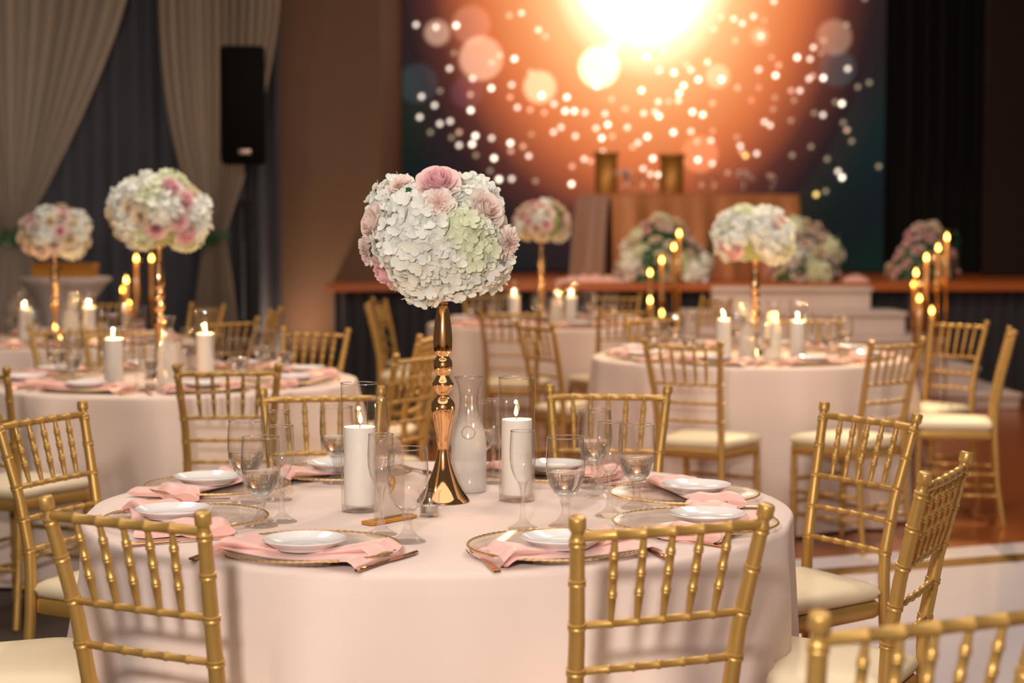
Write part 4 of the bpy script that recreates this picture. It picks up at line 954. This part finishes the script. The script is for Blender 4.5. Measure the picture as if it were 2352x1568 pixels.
RH = Matrix.Rotation(HA, 3, 'Z'); HW = lambda x, y, z=0: Vector((HT.x, HT.y, ST_Z)) + RH @ Vector((x, y, z))
# two chairs behind the head table
for k, (x, lab) in enumerate([(1394, 'tan padded chair behind the head table, left of the pair'), (1546, 'tan padded chair behind the head table, right of the pair')]):
    p = at_d(x, 600, 17.6 + .45 * k); p.z = ST_Z; c = thing('padded_chair', lab, 'chair', p, 0, 'chairs behind the head table')
    b = MB(); b.box((0, .20, .88), (.24 if k else .22, .06, .66), 0, .02); part('backrest', b, M['box'], c)
    b = MB(); b.box((0, .17, 1.20), (.28 if k else .25, .05, .05), 0, .015); part('crest', b, M['box'], c)
    b = MB(); b.box((0, 0, .45), (.36, .36, .08), 0, .02); part('seat', b, M['cushion'], c)
    for sx_ in (-1, 1):
        for sy_ in (-1, 1): part('leg', MB().tube([((sx_ * .15, sy_ * .15, 0), .016), ((sx_ * .15, sy_ * .15, .42), .02)], 8), M['box'], c)
# things on the head table
hg = 0
for k, (x, y, kind) in enumerate([(.28, .22, 'g'), (.36, .16, 'f'), (.45, .3, 'g'), (.62, .14, 'f'), (1.0, .2, 'g'), (1.08, .14, 'f'), (1.18, .3, 'g'), (.53, .18, 'g')]):
    p = HW(x, y, Hh + .006); o_ = ['first', 'second', 'third', 'fourth', 'fifth', 'sixth', 'seventh', 'eighth']
    dup(PR['goblet'] if kind == 'g' else PR['flute'], p, 0, 'glass on the head table, %s placed along its cloth' % {0: 'leftmost goblet', 1: 'leftmost flute', 2: 'second goblet', 3: 'middle flute', 4: 'goblet right of the second chair', 5: 'rightmost flute', 6: 'rightmost goblet', 7: 'goblet between the chairs'}[k], 'glasses on the head table')
for k, (x, y, lab) in enumerate([(1.50, .30, 'short clear vase with peach blooms at the right end of the head table'), (.30, .42, 'short clear vase with blush blooms at the left end of the head table'), (1.72, .14, 'smaller vase with one peach bloom at the head table corner')]):
    p = HW(x, y, Hh + .006); v = thing('bud_vase', lab, 'vase', p, 0, 'vases on the head table')
    part('glass', MB().lathe([(0, .002), (.035, .002), (.038, .01), (.036, .12), (.04, .14)], 24), M['cyl_glass'], v)
    for q in range(1 if k == 2 else 3):
        o = head(v, ['b0', 'c0', 'p1'][q], (.045 * math.cos(q * 2.1 + k), .04 * math.sin(q * 2.1), .15 + .02 * q), (math.cos(q * 2.1) * .5, math.sin(q * 2.1) * .5 - .3, 1), q, 1.25)
# flower mounds on the stage
def mound(label, base, wdt, dep, hgt, n, seed, keys):
    t = thing('flower_mound', label, 'flowers', base, 0, 'flower mounds on the stage'); r = random.Random(seed)
    cm = MB(); cm.lathe([(.46, 0), (.44, .2), (.34, .5), (.18, .75), (.01, .85)], 24); cm.v = [(x * wdt, y * dep, z * hgt) for x, y, z in cm.v]; part('foliage_core', cm, M['leaf'], t)
    for i in range(n):
        f = (i + .5) / n; z = f ** 1.15; a = i * 2.39996 + seed; rr = .5 * math.sqrt(max(.02, 1 - z * .95)) * r.uniform(.85, 1.08)
        c = Vector((rr * wdt * math.cos(a), rr * dep * math.sin(a), max(.06, z * hgt * .92)))
        head(t, r.choice(keys), c, (math.cos(a) * .8, math.sin(a) * .8, .35 + z), r.uniform(0, 6), r.uniform(1.1, 1.8))
    for i in range(12):
        a = i * 2.1; c = Vector((.5 * wdt * math.cos(a), .5 * dep * math.sin(a), r.uniform(.04, hgt * .6))); head(t, 'leaf', c, (math.cos(a), math.sin(a), .2), a, 2.6)
KY = ['c0', 'h0', 'b0', 'p1', 'c0', 'g0', 'b0', 'k0']
mound('low mound of cream and pink flowers at the head table front', at_z(1522, 646, ST_Z), .84, .46, .58, 46, 3, KY)
mound('tall mound of cream and pink flowers right of the head table', at_z(1850, 645, ST_Z), .62, .40, .56, 40, 5, KY)
mound('dim rosy flower mound on the stage before the black drape', at_z(2122, 640, ST_Z), .62, .40, .52, 34, 9, ['p0', 'p1', 'b0', 'c0', 'p0', 'k0'])
# loose petals heap on the stage edge
def heap(name, label, u0, u1, v, seed):
    m = MB(); r = random.Random(seed); c = at_z((u0 + u1) / 2, v, ST_Z); wv = at_z(u1, v, ST_Z).x - at_z(u0, v, ST_Z).x
    m.grid(41, 13, lambda i, j: (wv * (i / 40 - .5), .22 * (j / 12 - .5), .004 + math.sin(PI * i / 40) ** .6 * math.sin(PI * j / 12) * (.045 + .022 * math.sin(i * .9 + j * .7 + seed) + .015 * math.sin(i * 2.3 - j))))
    tag(part(name, m, M['napkin'], None, (c.x, max(c.y, ST_Y + .14), ST_Z)), label, 'fabric')
heap('fabric_runner', 'crumpled blush fabric runner on the stage left of the head table', 1275, 1440, 648, 2)
heap('fabric_runner', 'crumpled blush fabric runner on the stage right of the flower mound', 1935, 1995, 648, 4)

# the goblet in front of the table number stands empty
bpy.data.objects.remove(DRY)
